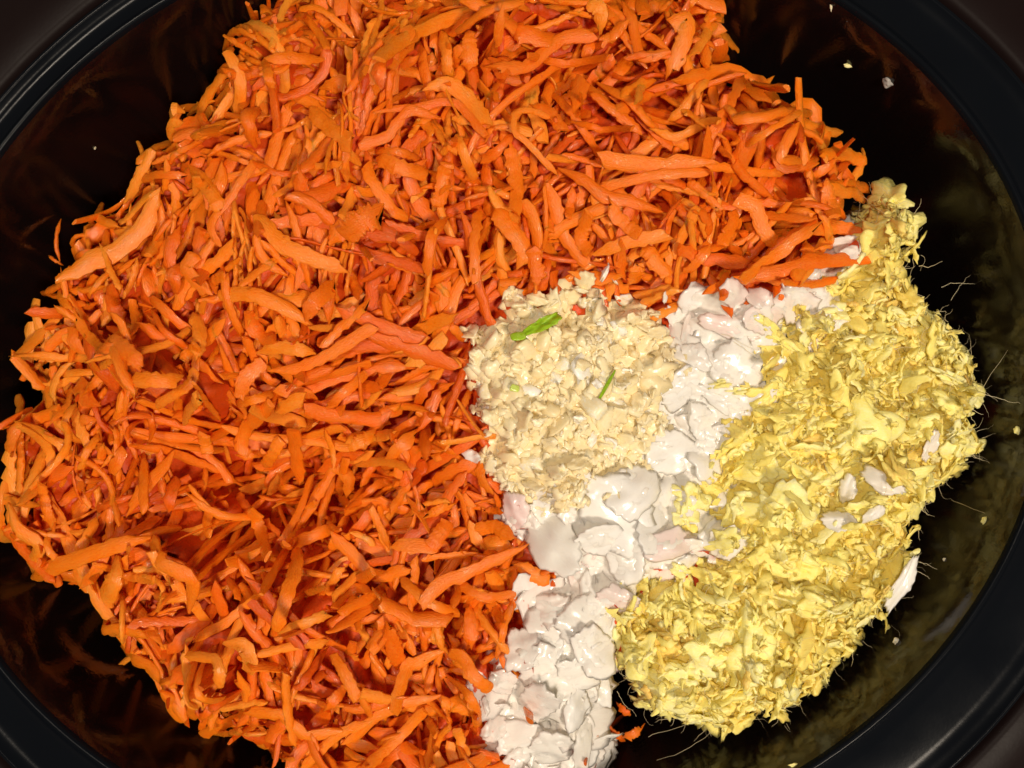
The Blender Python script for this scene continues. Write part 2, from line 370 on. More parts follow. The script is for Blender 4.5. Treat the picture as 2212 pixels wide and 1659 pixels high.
def place_shred(x, y, ang, L, width, thick, tone, q=.62, roll=None, tilt=None, wmax=None, deg=None, **kw):
    n = int(np.clip(L / (width * .42), 6, 20))
    k = rng.normal(0, .28) if rng.random() < .8 else rng.normal(0, .9)    # total bend in radians
    u = np.linspace(-.5, .5, n)
    a = ang + k * u + rng.normal(0, .25) * u * u * 4
    st = np.c_[np.cos(a), np.sin(a)] * (L / n)
    xy = np.cumsum(st, 0); xy += np.array([x, y]) - xy.mean(0)
    ii, jj = cell(xy[:, 0], xy[:, 1])
    if OTHER[ii, jj].mean() > .3: return
    z = drape(xy, width * .5, thick, q, 2 if rng.random() < .75 else 1)
    if tilt is None: tilt = rng.normal(0, .12) if rng.random() < .8 else rng.normal(0, .40)
    z = z + tilt * L * u + abs(tilt) * L * .12
    if roll is None: roll = rng.normal(0, .28) if rng.random() < .82 else rng.normal(0, .9)
    z = z + abs(math.sin(roll)) * width * .25
    tw = roll + rng.normal(0, .35) * u
    en = (int(rng.choice([0, 1, 2], p=[.55, .22, .23])), int(rng.choice([0, 1, 2], p=[.55, .22, .23])))
    V, F, tn, luv, D = shred(np.c_[xy, z], width, thick, tw, tone, en, ragged=rng.uniform(.06, .2), arch=rng.uniform(-.05, .35))
    return add_piece('carrot', V, F, tn, luv, D, L=L, w=width, ang=ang, bend=k, t=tone, **kw)

# candidate picker: lowest of several random cells in a region
WX = PXG + 22 * fnoise2(GXX, GYY, 250, 700, seed=21); WY = PYG + 22 * fnoise2(GXX, GYY, 250, 700, seed=22)
def region_cells(poly, margin=0.0):
    m = inside(WX, WY, poly) & (dist > margin)
    return np.argwhere(m)
def pick(cells, tries=5):
    c = cells[rng.integers(0, len(cells), tries)]
    d = H[c[:, 0], c[:, 1]] - T[c[:, 0], c[:, 1]]
    b_ = c[np.argmin(d)]
    return gx[b_[0]] + rng.uniform(-.5, .5)*G, gy[b_[1]] + rng.uniform(-.5, .5)*G, d.min()

OTHER = (inside(WX, WY, GARLIC) | inside(WX, WY, ONION) | inside(WX, WY, GINGER))
def orient(x, y):
    return 1.6 * float(fnoise2(np.array(x), np.array(y), 15, 55, n=6, seed=11))
cc = np.argwhere((inside(PXG, PYG, CARROT) | (inside(PXG, PYG, MIDDLE) & ~inside(WX, WY, GARLIC) & ~inside(WX, WY, ONION) & ~inside(WX, WY, GINGER))) & (dist > .0012))
N_CARROT = 2900
k = 0
while k < N_CARROT:
    x, y, d = pick(cc, 4)
    late = k / N_CARROT
    ang = orient(x, y) + rng.normal(0, .8)
    bundle = rng.integers(3, 7) if rng.random() < .14 else 1
    L = float(np.clip(rng.lognormal(math.log(.0165), .40), .006, .040))
    wd = float(np.clip(rng.normal(.0025, .0007), .0009, .0044))
    if rng.random() < .08: wd *= .4
    tone = float(np.clip(rng.normal(.58, .20), .12, 1))
    for b_ in range(bundle):
        dx, dy = -math.sin(ang) * b_ * wd * .95, math.cos(ang) * b_ * wd * .95
        sh = rng.normal(0, .28) * L; dx += math.cos(ang) * sh; dy += math.sin(ang) * sh
        place_shred(x + dx, y + dy, ang + rng.normal(0, .22), L * rng.uniform(.6, 1.2), wd * rng.uniform(.8, 1.2),
                    float(rng.uniform(.0006, .0013)), float(np.clip(tone + rng.normal(0, .07), .12, 1)))
        k += 1

# ------------------------------------------------------------------ lumps (onion, garlic, ginger)
def icosphere(sub):
    import bmesh
    bm = bmesh.new(); bmesh.ops.create_icosphere(bm, subdivisions=sub, radius=1)
    V = np.array([v.co[:] for v in bm.verts]); F = [tuple(v.index for v in f.verts) for f in bm.faces]; bm.free()
    return V, F
ICO = {s: icosphere(s) for s in (1, 2, 3, 4)}
def lump(sub, size, rough=.2, hf=.1, flat=1.0, bend=0.0, spikes=0, tone=.5, boxy=1.0, twist=0.0, fine=0.0):
    D, F = ICO[sub]
    r = np.ones(len(D))
    k, p = fourier(5, 1.2, 2.6, rng.integers(1 << 30), 3)
    for i in range(5): r += rough * .55 * np.sin(D @ k[i] + p[i])
    k, p = fourier(6, 4, 9, rng.integers(1 << 30), 3)
    for i in range(6): r += hf * .45 * np.sin(D @ k[i] + p[i])
    if fine:
        k, p = fourier(8, 9, 20, rng.integers(1 << 30), 3)
        for i in range(8): r += fine * .3 * np.sin(D @ k[i] + p[i])
    for _ in range(spikes):
        s = rng.normal(size=3); s[2] *= .4; s /= np.linalg.norm(s)
        r += rng.uniform(.3, .9) * np.clip((D @ s - .8) / .2, 0, 1) ** 1.5
    P = D.copy()
    if boxy != 1.0:
        P = np.sign(P) * np.abs(P) ** boxy
    P = P * r[:, None] * np.asarray(size) * .5
    if bend:
        P[:, 2] -= bend * (P[:, 0]**2 + .3 * P[:, 1]**2) / size[0]
    if twist:
        a = twist * P[:, 0] / size[0]; y, z = P[:, 1].copy(), P[:, 2].copy()
        P[:, 1] = y * np.cos(a) - z * np.sin(a); P[:, 2] = y * np.sin(a) + z * np.cos(a)
    luv = P / mm + rng.uniform(0, 100, 3)
    return P, F, np.full(len(P), tone), luv
_fk = {}
def flake(size, corners=(4, 8), ragged=.08, p=5, wav=.12, bend=.3, ns=26, nr=5, tone=.5, rag_f=1, curl=0.0):
    """chopped chip: polygonal outline with a ragged edge, real thickness, gently warped"""
    nc = int(rng.integers(*corners)); a = np.sort((np.arange(nc) + rng.uniform(-.33, .33, nc)) * 2*np.pi / nc)
    rr = rng.uniform(.75, 1.15, nc); cx = np.c_[np.cos(a) * rr, np.sin(a) * rr]
    E = np.vstack([cx, cx[:1]]); d = np.r_[0, np.cumsum(np.linalg.norm(np.diff(E, axis=0), axis=1))]
    u = np.linspace(0, d[-1], ns, endpoint=False); O = np.c_[np.interp(u, d, E[:, 0]), np.interp(u, d, E[:, 1])]
    O = .25*np.roll(O, 1, 0) + .5*O + .25*np.roll(O, -1, 0)
    O *= (1 + ragged * rng.normal(size=ns))[:, None]
    rho = np.linspace(0, 1, nr + 1)[1:] ** .75
    top = [np.zeros((1, 2))] + [O * r_ * (1 + (0 if r_ == 1 else 1) * .03 * rng.normal(size=(ns, 1))) for r_ in rho]
    XY = np.vstack(top); rh = np.r_[0, np.repeat(rho, ns)]
    X, Y = XY[:, 0] * size[0] / 2, XY[:, 1] * size[1] / 2
    k, ph = fourier(5, 1.2, 4.5, rng.integers(1 << 30), 2); wv = sum(np.sin(XY @ k[i] + ph[i]) for i in range(5)) * wav * size[2]
    k, ph = fourier(5, 6, 12, rng.integers(1 << 30), 2); wv += sum(np.sin(XY @ k[i] + ph[i]) for i in range(5)) * wav * .3 * size[2]
    mid = wv - bend * (XY[:, 0]**2) * size[0] * .25 - bend * .3 * XY[:, 1]**2 * size[1] * .25
    th = size[2] / 2 * (1 - rh ** p) ** .75
    nt_ = len(XY); inner_ = nt_ - ns
    V = np.vstack([np.c_[X, Y, mid + th], np.c_[X, Y, mid - th][:inner_]])
    if curl:
        an = curl * V[:, 0] / size[0]; z = V[:, 2].copy(); V[:, 2] = z + np.sin(an) * V[:, 0] * .6; V[:, 0] = V[:, 0] * np.cos(an * .7)
    key = (ns, nr)
    if key not in _fk:
        F = []
        t_ = lambda r_, i: 0 if r_ == 0 else 1 + (r_-1)*ns + i % ns
        b_ = lambda r_, i: nt_ if r_ == 0 else (t_(r_, i) if r_ == nr else nt_ + 1 + (r_-1)*ns + i % ns)
        for g, flip in ((t_, False), (b_, True)):
            for i in range(ns):
                f = (g(0, 0), g(1, i), g(1, i+1)); F.append(f[::-1] if flip else f)
                for r_ in range(1, nr):
                    f = (g(r_, i), g(r_+1, i), g(r_+1, i+1), g(r_, i+1)); F.append(f[::-1] if flip else f)
        _fk[key] = F
    return V, _fk[key], np.full(len(V), tone), V / mm + rng.uniform(0, 100, 3)
def rotm(yaw, ax, ay):
    c, s = math.cos(yaw), math.sin(yaw); Rz = np.array([[c, -s, 0], [s, c, 0], [0, 0, 1]])
    c, s = math.cos(ax), math.sin(ax); Rx = np.array([[1, 0, 0], [0, c, -s], [0, s, c]])
    c, s = math.cos(ay), math.sin(ay); Ry = np.array([[c, 0, s], [0, 1, 0], [-s, 0, c]])
    return Rz, Rx @ Ry
def settle(P, x, y, yaw, ax, ay, q=.6, sink=0.0, follow=True, zabs=None):
    Rz, Rt = rotm(yaw, ax, ay)
    Q = P @ Rt.T @ Rz.T
    if follow:
        e = max(.0015, np.ptp(Q[:, 0]) * .4)
        i, j = cell(np.array([x-e, x+e, x, x]), np.array([y, y, y-e, y+e])); h = H[i, j]
        sx, sy = np.clip((h[1]-h[0]) / (2*e), -.6, .6), np.clip((h[3]-h[2]) / (2*e), -.6, .6)
        Q[:, 2] += Q[:, 0] * sx + Q[:, 1] * sy
    Q[:, 0] += x; Q[:, 1] += y
    if zabs is None:
        i, j = cell(Q[:, 0], Q[:, 1])
        low = Q[:, 2] < np.median(Q[:, 2]); dz = (H[i, j] - Q[:, 2])[low]
        z = np.quantile(dz, q) - sink
        hc = np.median(H[i, j]) + .006
        Q[:, 2] += min(z, hc)
    else: Q[:, 2] += zabs
    return Q
def densify(Q, F):
    f = np.array([t[:3] for t in F]); return np.vstack([Q, Q[f].mean(1), (Q[f[:, 0]] + Q[f[:, 1]]) / 2])

def fill(poly, n, make, kind, margin=.0012, tries=4, q=.6, tl=.3, stop=.004):
    cells = region_cells(poly, margin)
    for k in range(n):
        x, y, d = pick(cells, tries)
        P, F, tn, luv, meta = make()
        Q = settle(P, x, y, rng.uniform(0, 2*np.pi), rng.normal(0, tl), rng.normal(0, tl), q)
        add_piece(kind, Q, F, tn, luv, densify(Q, F), t=float(tn[0]), **meta)

def mk_onion():
    L = float(np.clip(rng.lognormal(math.log(.0105), .35), .004, .020)); W = L * rng.uniform(.45, .9)
    tone = float(np.clip(rng.normal(.66, .2), 0, 1))
    return (*flake((L, W, rng.uniform(.0010, .0018)), (4, 8), .07, 1.7, .30, rng.uniform(0, .5), tone=tone, curl=rng.normal(0, .5)), dict(L=L, w=W))
def mk_garlic():
    L = float(np.clip(rng.lognormal(math.log(.0040), .38), .0014, .0085)); W = L * rng.uniform(.45, .9); tone = float(np.clip(rng.normal(.55, .2), 0, 1))
    if rng.random() < .8: return (*flake((L, W, W * rng.uniform(.3, .6)), (4, 7), .14, 1.8, .30, rng.uniform(0, .4), ns=14, nr=3, tone=tone), dict(L=L, w=W))
    return (*lump(2, (L, W, W * rng.uniform(.4, .8)), .3, .22, spikes=1, tone=tone, boxy=rng.uniform(.6, .9)), dict(L=L, w=W))
def mk_ginger(f=1.0):
    L = f * float(np.clip(rng.lognormal(math.log(.0046), .42), .0018, .012)); W = L * rng.uniform(.25, .7); tone = float(np.clip(rng.normal(.6, .2), 0, 1))
    q = rng.random()
    if q < .42:     # torn fibrous strip
        n = 10; u = np.linspace(-.5, .5, n); L2 = L * 1.5; a_ = rng.normal(0, 1.2) * u + rng.normal(0, .12, n)
        xy = np.cumsum(np.c_[np.cos(a_), np.sin(a_)] * L2 / n, 0); xy -= xy.mean(0)
        path = np.c_[xy, rng.normal(0, .25) * L2 * u * u * 2 + rng.normal(0, .00012, n)]; wd = float(np.clip(W * .75, .0006, .0028))
        V, F, tn, luv, D = shred(path, wd, wd * rng.uniform(.3, .6), rng.normal(0, .6), tone, (1, int(rng.integers(0, 2))), ragged=.38, arch=rng.uniform(-.3, .5))
        return V, F, tn, luv, dict(L=L2, w=wd)
    if q < .72: return (*flake((L, W, W * rng.uniform(.15, .35)), (4, 9), .17, 3, .45, rng.normal(0, .5), ns=22, nr=3, tone=tone, curl=rng.normal(0, 1.2)), dict(L=L, w=W))
    return (*lump(2 if L < .004 else 3, (L * .8, W, W * rng.uniform(.4, .8)), .34, .46, spikes=int(rng.integers(1, 5)), bend=rng.normal(0, .3), tone=tone, boxy=rng.uniform(.8, 1.0), fine=.3), dict(L=L, w=W))

def C(ox, oy, lst): return [([(ox + x * .3676, oy + y * .3676) for x, y in pts], w_ * .3676, tone, fl) for (pts, w_, tone, fl) in lst]
HC = []
HC += C(0, 0, [([(1350,280),(1400,420),(1370,650)],70,.8,''),([(1020,620),(1180,520),(1330,480)],50,.6,''),([(1600,390),(1610,540)],55,.6,''),
 ([(900,880),(800,1050),(740,1200)],60,.9,''),([(930,1110),(880,1260),(640,1500),(350,1650)],115,.8,''),([(1100,960),(1210,1080),(1290,1240)],90,.7,''),
 ([(1480,920),(1360,1120),(1290,1330),(1280,1440)],50,.55,''),([(1460,1240),(1600,1390),(1760,1490),(2000,1560)],95,.75,''),([(850,650),(850,740),(820,830)],80,.7,''),
 ([(340,1130),(430,1230),(530,1400)],55,.75,''),([(1190,1350),(1150,1500),(1150,1650)],110,.35,''),([(1030,1330),(1010,1500),(1000,1650)],80,.4,''),
 ([(1530,310),(1700,350),(1960,420)],70,.6,''),([(1900,500),(2000,430),(2170,460)],95,.6,''),([(1100,730),(1300,690),(1590,680)],20,.7,''),
 ([(1230,220),(1210,340),(1290,480)],45,.6,''),([(1770,70),(1900,90),(2050,150)],40,.7,''),([(1360,10),(1470,60),(1590,110),(1560,200),(1400,225)],50,.6,'loop'),
 ([(1830,640),(1900,720),(2060,830)],95,.65,''),([(820,1070),(940,1030),(1060,1020)],50,.5,''),([(480,1080),(420,1120),(410,1180)],15,.6,''),
 ([(1620,1160),(1700,1080),(1790,1000),(2000,950)],40,.7,''),([(1900,1400),(2050,1360),(2212,1280)],120,.55,''),([(1160,830),(1240,790),(1330,700)],60,.75,''),
 ([(560,1180),(600,1290),(700,1330)],60,.7,''),([(1100,480),(1160,520),(1230,500)],50,.75,'')])
HC += C(745.3, 0, [([(650,180),(830,80),(1060,0)],60,.6,''),([(200,350),(420,200),(740,60)],80,.75,''),([(560,180),(590,300),(600,440)],80,.75,''),
 ([(760,150),(740,280),(740,420)],90,.6,''),([(930,80),(880,190),(840,290)],50,.55,''),([(1000,140),(1150,130),(1350,150)],105,.5,''),
 ([(880,440),(1080,330),(1280,240),(1470,180)],80,.5,''),([(1070,420),(1250,340),(1550,320)],45,.5,''),([(1490,250),(1560,190),(1660,130)],70,.6,''),
 ([(1430,30),(1500,60),(1500,170)],80,.9,''),([(1940,80),(1970,150),(1950,300),(1930,400)],95,.7,''),([(1620,30),(1700,140),(1800,250),(1900,330)],60,.5,''),
 ([(1890,50),(1830,30),(1740,90)],80,.6,''),([(440,440),(620,520),(740,620),(850,740)],90,.8,''),([(60,830),(200,730),(400,700),(560,680)],60,.5,''),
 ([(170,660),(380,620),(640,640),(830,790)],50,.45,''),([(640,760),(700,900),(760,1060)],60,.8,''),([(820,820),(860,750),(960,750)],30,.65,''),
 ([(1250,1010),(1150,930),(1010,790),(1000,690),(1080,650),(1200,700)],36,.7,'loop'),([(960,820),(990,960),(1010,1100),(1000,1260)],80,.6,''),
 ([(590,920),(580,1050),(570,1150),(550,1240)],85,.6,''),([(1100,590),(1200,650),(1290,740)],70,.5,''),([(1500,430),(1650,520),(1750,620),(1810,750)],60,.6,''),
 ([(1450,600),(1600,660),(1750,760)],60,.5,''),([(1340,690),(1500,700),(1680,770)],40,.5,''),([(1790,780),(1950,810),(2080,790),(2170,750)],50,.8,''),
 ([(1910,690),(2000,620),(2100,500)],58,.8,''),([(1480,980),(1700,970),(1950,960),(2180,950)],95,.65,''),([(1500,1080),(1800,1030),(2150,1010)],60,.6,''),
 ([(1250,1000),(1400,1060),(1600,1150),(1900,1210)],70,.5,''),([(1180,1080),(1230,1220),(1300,1380),(1420,1560)],75,.6,''),([(1170,1100),(1190,1300),(1170,1450)],25,.6,''),
 ([(880,1220),(960,1320),(1060,1460),(1040,1560)],110,.65,''),([(1090,1460),(1130,1560),(1150,1650)],90,.5,''),([(1470,1480),(1650,1430),(1890,1390)],80,.75,''),
 ([(1750,1450),(1800,1500),(1900,1620)],90,.7,''),([(770,1200),(760,1400),(760,1640)],60,.55,''),([(600,1260),(540,1400),(470,1600)],60,.5,''),
 ([(0,1390),(130,1340),(220,1290)],140,.5,''),([(120,960),(170,1080),(260,1200),(350,1260)],70,.65,''),([(180,910),(320,960),(470,1000)],90,.6,''),
 ([(160,850),(300,870),(430,900)],50,.5,''),([(1560,1180),(1620,1290),(1730,1380)],80,.6,''),([(1340,1100),(1320,1250),(1300,1290)],60,.5,''),
 ([(1720,1550),(1720,1640)],85,.7,''),([(1430,1250),(1390,1400),(1430,1480)],80,.6,''),([(2000,1090),(2100,1140),(2180,1230)],50,.6,''),
 ([(250,60),(290,170),(220,300)],60,.6,''),([(60,120),(120,220),(40,330)],55,.6,'')])
HC += C(1399, 0, [([(180,430),(400,420),(600,460),(740,560)],90,.6,''),([(665,190),(630,280),(575,400)],80,.85,''),([(850,330),(770,430),(740,530),(680,650)],50,.75,''),
 ([(840,330),(890,430),(880,540),(850,640)],62,.28,'skin'),([(900,590),(955,585),(980,640),(940,680)],18,.6,'loop'),([(550,640),(760,640),(960,660)],60,.6,''),
 ([(700,700),(850,670),(1000,730),(1060,820),(1060,930)],80,.65,''),([(590,840),(680,790),(840,710)],40,.7,''),([(1090,850),(1180,900),(1290,960)],80,.7,''),
 ([(840,760),(860,850),(900,940)],60,.6,''),([(720,900),(820,950),(960,990)],60,.6,''),([(860,1130),(1000,1020),(1100,950)],55,.6,''),
 ([(1050,1050),(1180,1090),(1300,1110)],70,.6,''),([(1050,1110),(1150,1150),(1270,1170)],70,.7,''),([(520,1170),(620,1200),(700,1330),(760,1440)],90,.7,''),
 ([(550,1650),(750,1500),(900,1390),(1000,1330)],70,.65,''),([(1000,1330),(1130,1340),(1290,1420)],85,.6,''),([(1020,1080),(1050,1200),(1040,1300)],90,.6,''),
 ([(420,1450),(480,1330),(500,1240)],70,.6,''),([(230,1600),(330,1500),(370,1440)],60,.6,''),([(640,1620),(800,1580),(1000,1540),(1330,1520)],80,.45,''),
 ([(960,1400),(960,1500),(900,1620)],90,.6,''),([(330,230),(390,130),(500,10)],60,.85,''),([(240,50),(270,10),(320,-30)],40,.7,''),([(380,1000),(460,1110)],45,.7,'')])
HC += C(1399, 542.1, [([(620,230),(660,300),(670,370)],85,.55,''),([(400,210),(600,160),(830,170)],60,.6,''),([(830,170),(1000,190),(1120,160)],50,.6,'')])
HC += C(0, 542.1, [([(1290,260),(1420,240),(1580,290),(1700,360),(1780,430)],90,.75,''),([(1250,240),(1240,180),(1350,150)],60,.6,''),([(1800,400),(1880,310),(1950,200)],100,.5,''),
 ([(1900,570),(2000,450),(2150,320)],55,.6,''),([(1580,700),(1750,690),(1950,600),(2200,440)],75,.6,''),([(1500,600),(1680,570),(1860,600)],80,.85,''),
 ([(1340,880),(1430,760),(1540,650)],90,.6,''),([(920,910),(1030,800),(1110,690)],60,.75,''),([(1110,360),(1150,480),(1240,640)],80,.85,''),
 ([(1000,640),(1080,610),(1200,560)],70,.7,''),([(880,350),(960,470),(1040,560)],40,.4,''),([(510,840),(560,740),(600,650)],60,.65,''),([(640,990),(650,870),(690,690)],50,.7,''),
 ([(780,830),(880,770),(1000,760)],80,.7,''),([(480,400),(560,520),(700,610)],60,.6,''),([(700,520),(760,600),(830,700)],90,.5,''),([(230,940),(120,1040),(80,1180)],80,.6,''),
 ([(80,640),(110,720),(170,740)],50,.6,''),([(0,1190),(70,1200)],30,.7,''),([(1200,1080),(1230,1190)],80,.75,''),([(1620,1110),(1550,1270)],80,.75,''),
 ([(1700,1060),(1740,1220),(1760,1370)],100,.55,''),([(1560,900),(1480,1050),(1400,1200)],85,.6,''),([(1110,1380),(1200,1480),(1350,1530),(1490,1550)],50,.8,''),
 ([(2050,1150),(2200,1080)],80,.75,''),([(1910,1060),(1950,1180),(1960,1280)],40,.8,''),([(2030,1220),(2000,1350),(1980,1450)],60,.6,''),
 ([(1080,1000),(1110,910),(1150,860)],70,.9,''),([(800,1190),(810,1400),(800,1560)],60,.6,''),([(440,1290),(520,1180),(560,1080)],40,.75,''),
 ([(370,800),(340,900),(340,1000)],60,.6,''),([(300,160),(330,260),(390,340)],50,.7,''),([(1180,30),(1160,130),(1150,230)],90,.6,''),([(1040,30),(1010,120),(1030,250)],90,.35,''),
 ([(650,200),(660,320),(660,420)],90,.3,''),([(1200,780),(1220,900),(1300,1000)],50,.75,''),([(1930,920),(2000,860),(2130,720)],60,.55,''),([(1600,830),(1500,870),(1390,900)],60,.7,'')])
HC += C(0, 1049, [([(40,110),(130,250),(200,380),(230,560)],80,.8,''),([(210,0),(240,150),(260,260)],60,.65,''),([(240,520),(400,450),(700,350),(900,300)],95,.65,''),
 ([(860,330),(980,450),(1100,560),(1200,680)],90,.65,''),([(720,520),(850,530),(980,510)],60,.8,''),([(1600,400),(1720,320),(1880,270),(2010,250)],80,.6,''),
 ([(1670,430),(1640,600),(1620,850)],85,.65,''),([(1480,130),(1520,260),(1570,420)],80,.7,''),([(1100,50),(1200,130),(1350,180),(1490,190)],45,.7,''),
 ([(640,460),(620,560),(660,690)],115,.8,''),([(540,790),(700,830),(880,870)],70,.7,''),([(720,940),(820,1030),(950,1150),(1100,1370)],80,.65,''),
 ([(800,1200),(950,1290),(1100,1380)],50,.7,''),([(970,1370),(1100,1460),(1350,1500)],80,.65,''),([(1170,930),(1250,1060),(1290,1180)],60,.8,''),
 ([(1300,1270),(1360,1440),(1480,1700)],80,.75,''),([(1450,1320),(1600,1400),(1800,1480),(2000,1450)],70,.7,''),([(1780,1650),(1950,1530),(2200,1370)],60,.75,''),
 ([(1490,980),(1700,960),(1880,970)],55,.85,''),([(1680,820),(1850,850)],60,.85,''),([(2000,480),(1940,600),(1890,730)],60,.85,''),
 ([(440,540),(480,700),(620,780)],90,.75,''),([(2030,1210),(1900,1330)],70,.5,''),([(1950,1000),(2080,1040),(2130,1190)],70,.65,''),([(1340,900),(1420,1000),(1470,1100)],90,.9,''),
 ([(60,90),(110,60),(190,130)],60,.7,'')])
HC += C(745.3, 1049, [([(-80,290),(40,400),(130,500),(230,530),(380,490)],80,.65,''),([(450,440),(560,420),(780,400)],40,.7,''),([(450,700),(560,580),(700,520),(900,430),(1060,360)],85,.6,''),
 ([(680,570),(830,620),(1000,640)],60,.55,''),([(850,680),(880,780),(930,810)],80,.6,''),([(980,690),(940,850),(890,1020)],40,.65,''),([(730,700),(740,850),(730,980)],90,.5,''),
 ([(610,980),(700,1090),(850,1200)],80,.65,''),([(200,700),(350,770),(600,860)],95,.6,''),([(330,560),(500,660),(670,750)],60,.7,''),([(250,830),(300,950),(310,1080)],100,.45,''),
 ([(290,1330),(330,1150),(420,1040),(590,970)],80,.75,''),([(20,1500),(250,1320),(560,1240)],70,.65,''),([(120,1640),(300,1480),(470,1310)],70,.7,''),([(480,1380),(520,1540)],60,.8,''),
 ([(600,1130),(740,1270),(780,1420)],60,.65,''),([(1000,460),(1100,520),(1200,570)],90,.75,''),([(500,370),(600,230)],100,.5,''),([(480,180),(620,110)],60,.7,''),
 ([(1020,720),(1190,660)],35,.75,''),([(150,130),(200,230),(260,370)],50,.7,''),([(770,260),(880,270),(990,310)],90,.65,''),([(820,150),(910,150)],50,.5,'')])
def lay_traced(late):
  for hi in rng.permutation(len(HC)):
    pts, wpx, tone, fl = HC[hi]
    m_ = np.mean(pts, 0)
    if (m_[0] > 1640 and m_[1] > 420) != late: continue
    if not late and max(float(inside(np.array([m_[0]]), np.array([m_[1]]), pl)[0]) for pl in (GARLIC, ONION)) > 0: continue
    P = np.array(pts)
    z0 = ZREF
    for _ in range(2):
        X_, Y_ = world_xy(P[:, 0], P[:, 1], z0); i, j = cell(X_, Y_); z0 = np.clip(np.maximum(H[i, j], .078) + .001, .078, .112)
    n = 20
    xy = resample(np.c_[X_, Y_], n)
    width = wpx * .130 * mm * .92; thick = float(np.clip(width * .30, .0005, .0011))
    L = np.linalg.norm(np.diff(xy, axis=0), axis=1).sum()
    z = drape(xy, width * .5, thick, .78, 2)
    # loops arch up over the heap
    u = np.linspace(0, 1, n)
    if fl == 'loop': z = z + .0035 * np.sin(np.pi * u)
    else: z = z + rng.normal(0, .06) * L * (u - .5)
    # keep the traced place: move along the sight line to the height it lies at
    f = (CAM_Z - z) / (CAM_Z - np.interp(u, np.linspace(0, 1, len(np.atleast_1d(z0))), np.atleast_1d(z0)))
    xy = xy * f[:, None]
    e = [(1 if rng.random() < .25 else 2 if rng.random() < .4 else 0) for _ in (0, 1)]
    roll = rng.normal(0, .2) + np.linspace(-.5, .5, n) * rng.normal(0, .3)
    V, F, tn, luv, D = shred(np.c_[xy, z], width, thick, roll, tone, e, ragged=.10, arch=rng.uniform(0, .25))
    if fl == 'skin': tn[:] = .30; tn[NS*4:NS*12] = .03
    dv = xy[-1] - xy[0]
    add_piece('carrot', V, F, tn, luv, D, L=L, w=width, ang=math.atan2(dv[1], dv[0]), bend=2.0 if fl == 'loop' else (1.0 if np.linalg.norm(dv) < L * .93 else .2), t=tone, hero=True, fl=fl)

lay_traced(False)
fill(ONION, 330, mk_onion, 'onion', q=.42, tl=.22)
fill(GINGER, 2100, mk_ginger, 'ginger', q=.5, tl=.5)
fill(GARLIC, 950, mk_garlic, 'garlic', q=.36, tl=.45, tries=2)
# a few stray bits
# ------------------------------------------------------------------ traced pieces.  C: crop scale .3676, offset in photo units
lay_traced(True)
# strays of carrot lower down by the wall: (points in photo units, height, width mm, tone)
STRAY = [([(206*.3676*1.21,1250*.3676),(240*.3676,1380*.3676),(245*.3676,1500*.3676)],.078,1.5,.5), ([(107,552),(136,573)],.076,1.3,.5),
 ([(130,1345),(170,1398),(191,1446),(195,1494)],.074,4.2,.45), ([(176,1505),(181,1535)],.073,2.2,.4), ([(44,1310),(85,1299),(125,1288)],.074,3.0,.4), ([(18,1229),(66,1225)],.076,1.8,.4),
 ([(228,1453),(272,1450)],.073,3,.4), ([(294,1505),(305,1545),(357,1556)],.072,4.5,.4), ([(445,1652),(496,1622)],.073,2.2,.45), ([(1348,1593),(1385,1571)],.080,3.6,.5),
 ([(1335,1520),(1360,1545)],.080,3,.35), ([(1300,1560),(1350,1600)],.076,3,.35), ([(560,1640),(640,1660),(760,1650)],.078,4,.4), ([(820,1660),(900,1640)],.080,4,.4), ([(640,1690),(980,1655)],.079,5,.35)]
for pts, z0, wmm, tone in STRAY:
    P = np.array(pts); X_, Y_ = world_xy(P[:, 0], P[:, 1], z0)
    xy = resample(np.c_[X_, Y_], 14); u = np.linspace(-1, 1, 14)
    V, F, tn, luv, D = shred(np.c_[xy, z0 + .0015 * (1 - u*u)], wmm * mm * .75, .0007, rng.normal(0, .3), tone, (1, 1), ragged=.2)
    dv = xy[-1] - xy[0]
    add_piece('carrot', V, F, tn, luv, D, L=float(np.linalg.norm(dv)), w=wmm*mm, ang=math.atan2(dv[1], dv[0]), bend=.5, t=tone, hero=True, stray=True)

# traced onion, garlic and ginger pieces: (kind, x, y, length, width, thickness mm, yaw deg (image, clockwise +), tone, opts, label)
def px_lump(kind, x, y, L, W, th, yaw, tone, label=None, q=.6, ax=0., ay=0., z=None, **kw):
    z0 = .096
    for _ in range(2):
        X_, Y_ = world_xy(x, y, z0); i, j = cell(np.array([X_]), np.array([Y_])); z0 = z if z else float(np.clip(H[i, j][0], .078, .112)) + .001
    s = (CAM_Z - z0) * KPX
    if kw.pop('chip', False):
        P, F, tn, luv = flake((L * s, W * s, th * mm), kw.pop('corners', (5, 9)), kw.pop('rough', .05), 1.8, kw.pop('wav', .22), kw.pop('bend', .2), ns=kw.pop('ns', 40), nr=6, tone=tone)
    else:
        P, F, tn, luv = lump(kw.pop('sub', 4), (L * s, W * s, th * mm), kw.pop('rough', .15), kw.pop('hf', .08), bend=kw.pop('bend', .2), spikes=kw.pop('spikes', 0), tone=tone, boxy=kw.pop('boxy', .75), twist=kw.pop('twist', 0), fine=kw.pop('fine', 0))
    Q = settle(P, float(X_), float(Y_), R(-yaw), ax, ay, q, follow=z is None, zabs=z)
    return add_piece(kind, Q, F, tn, luv, densify(Q, F), t=tone, L=L*s, w=W*s, hero=True, label=label, **kw)
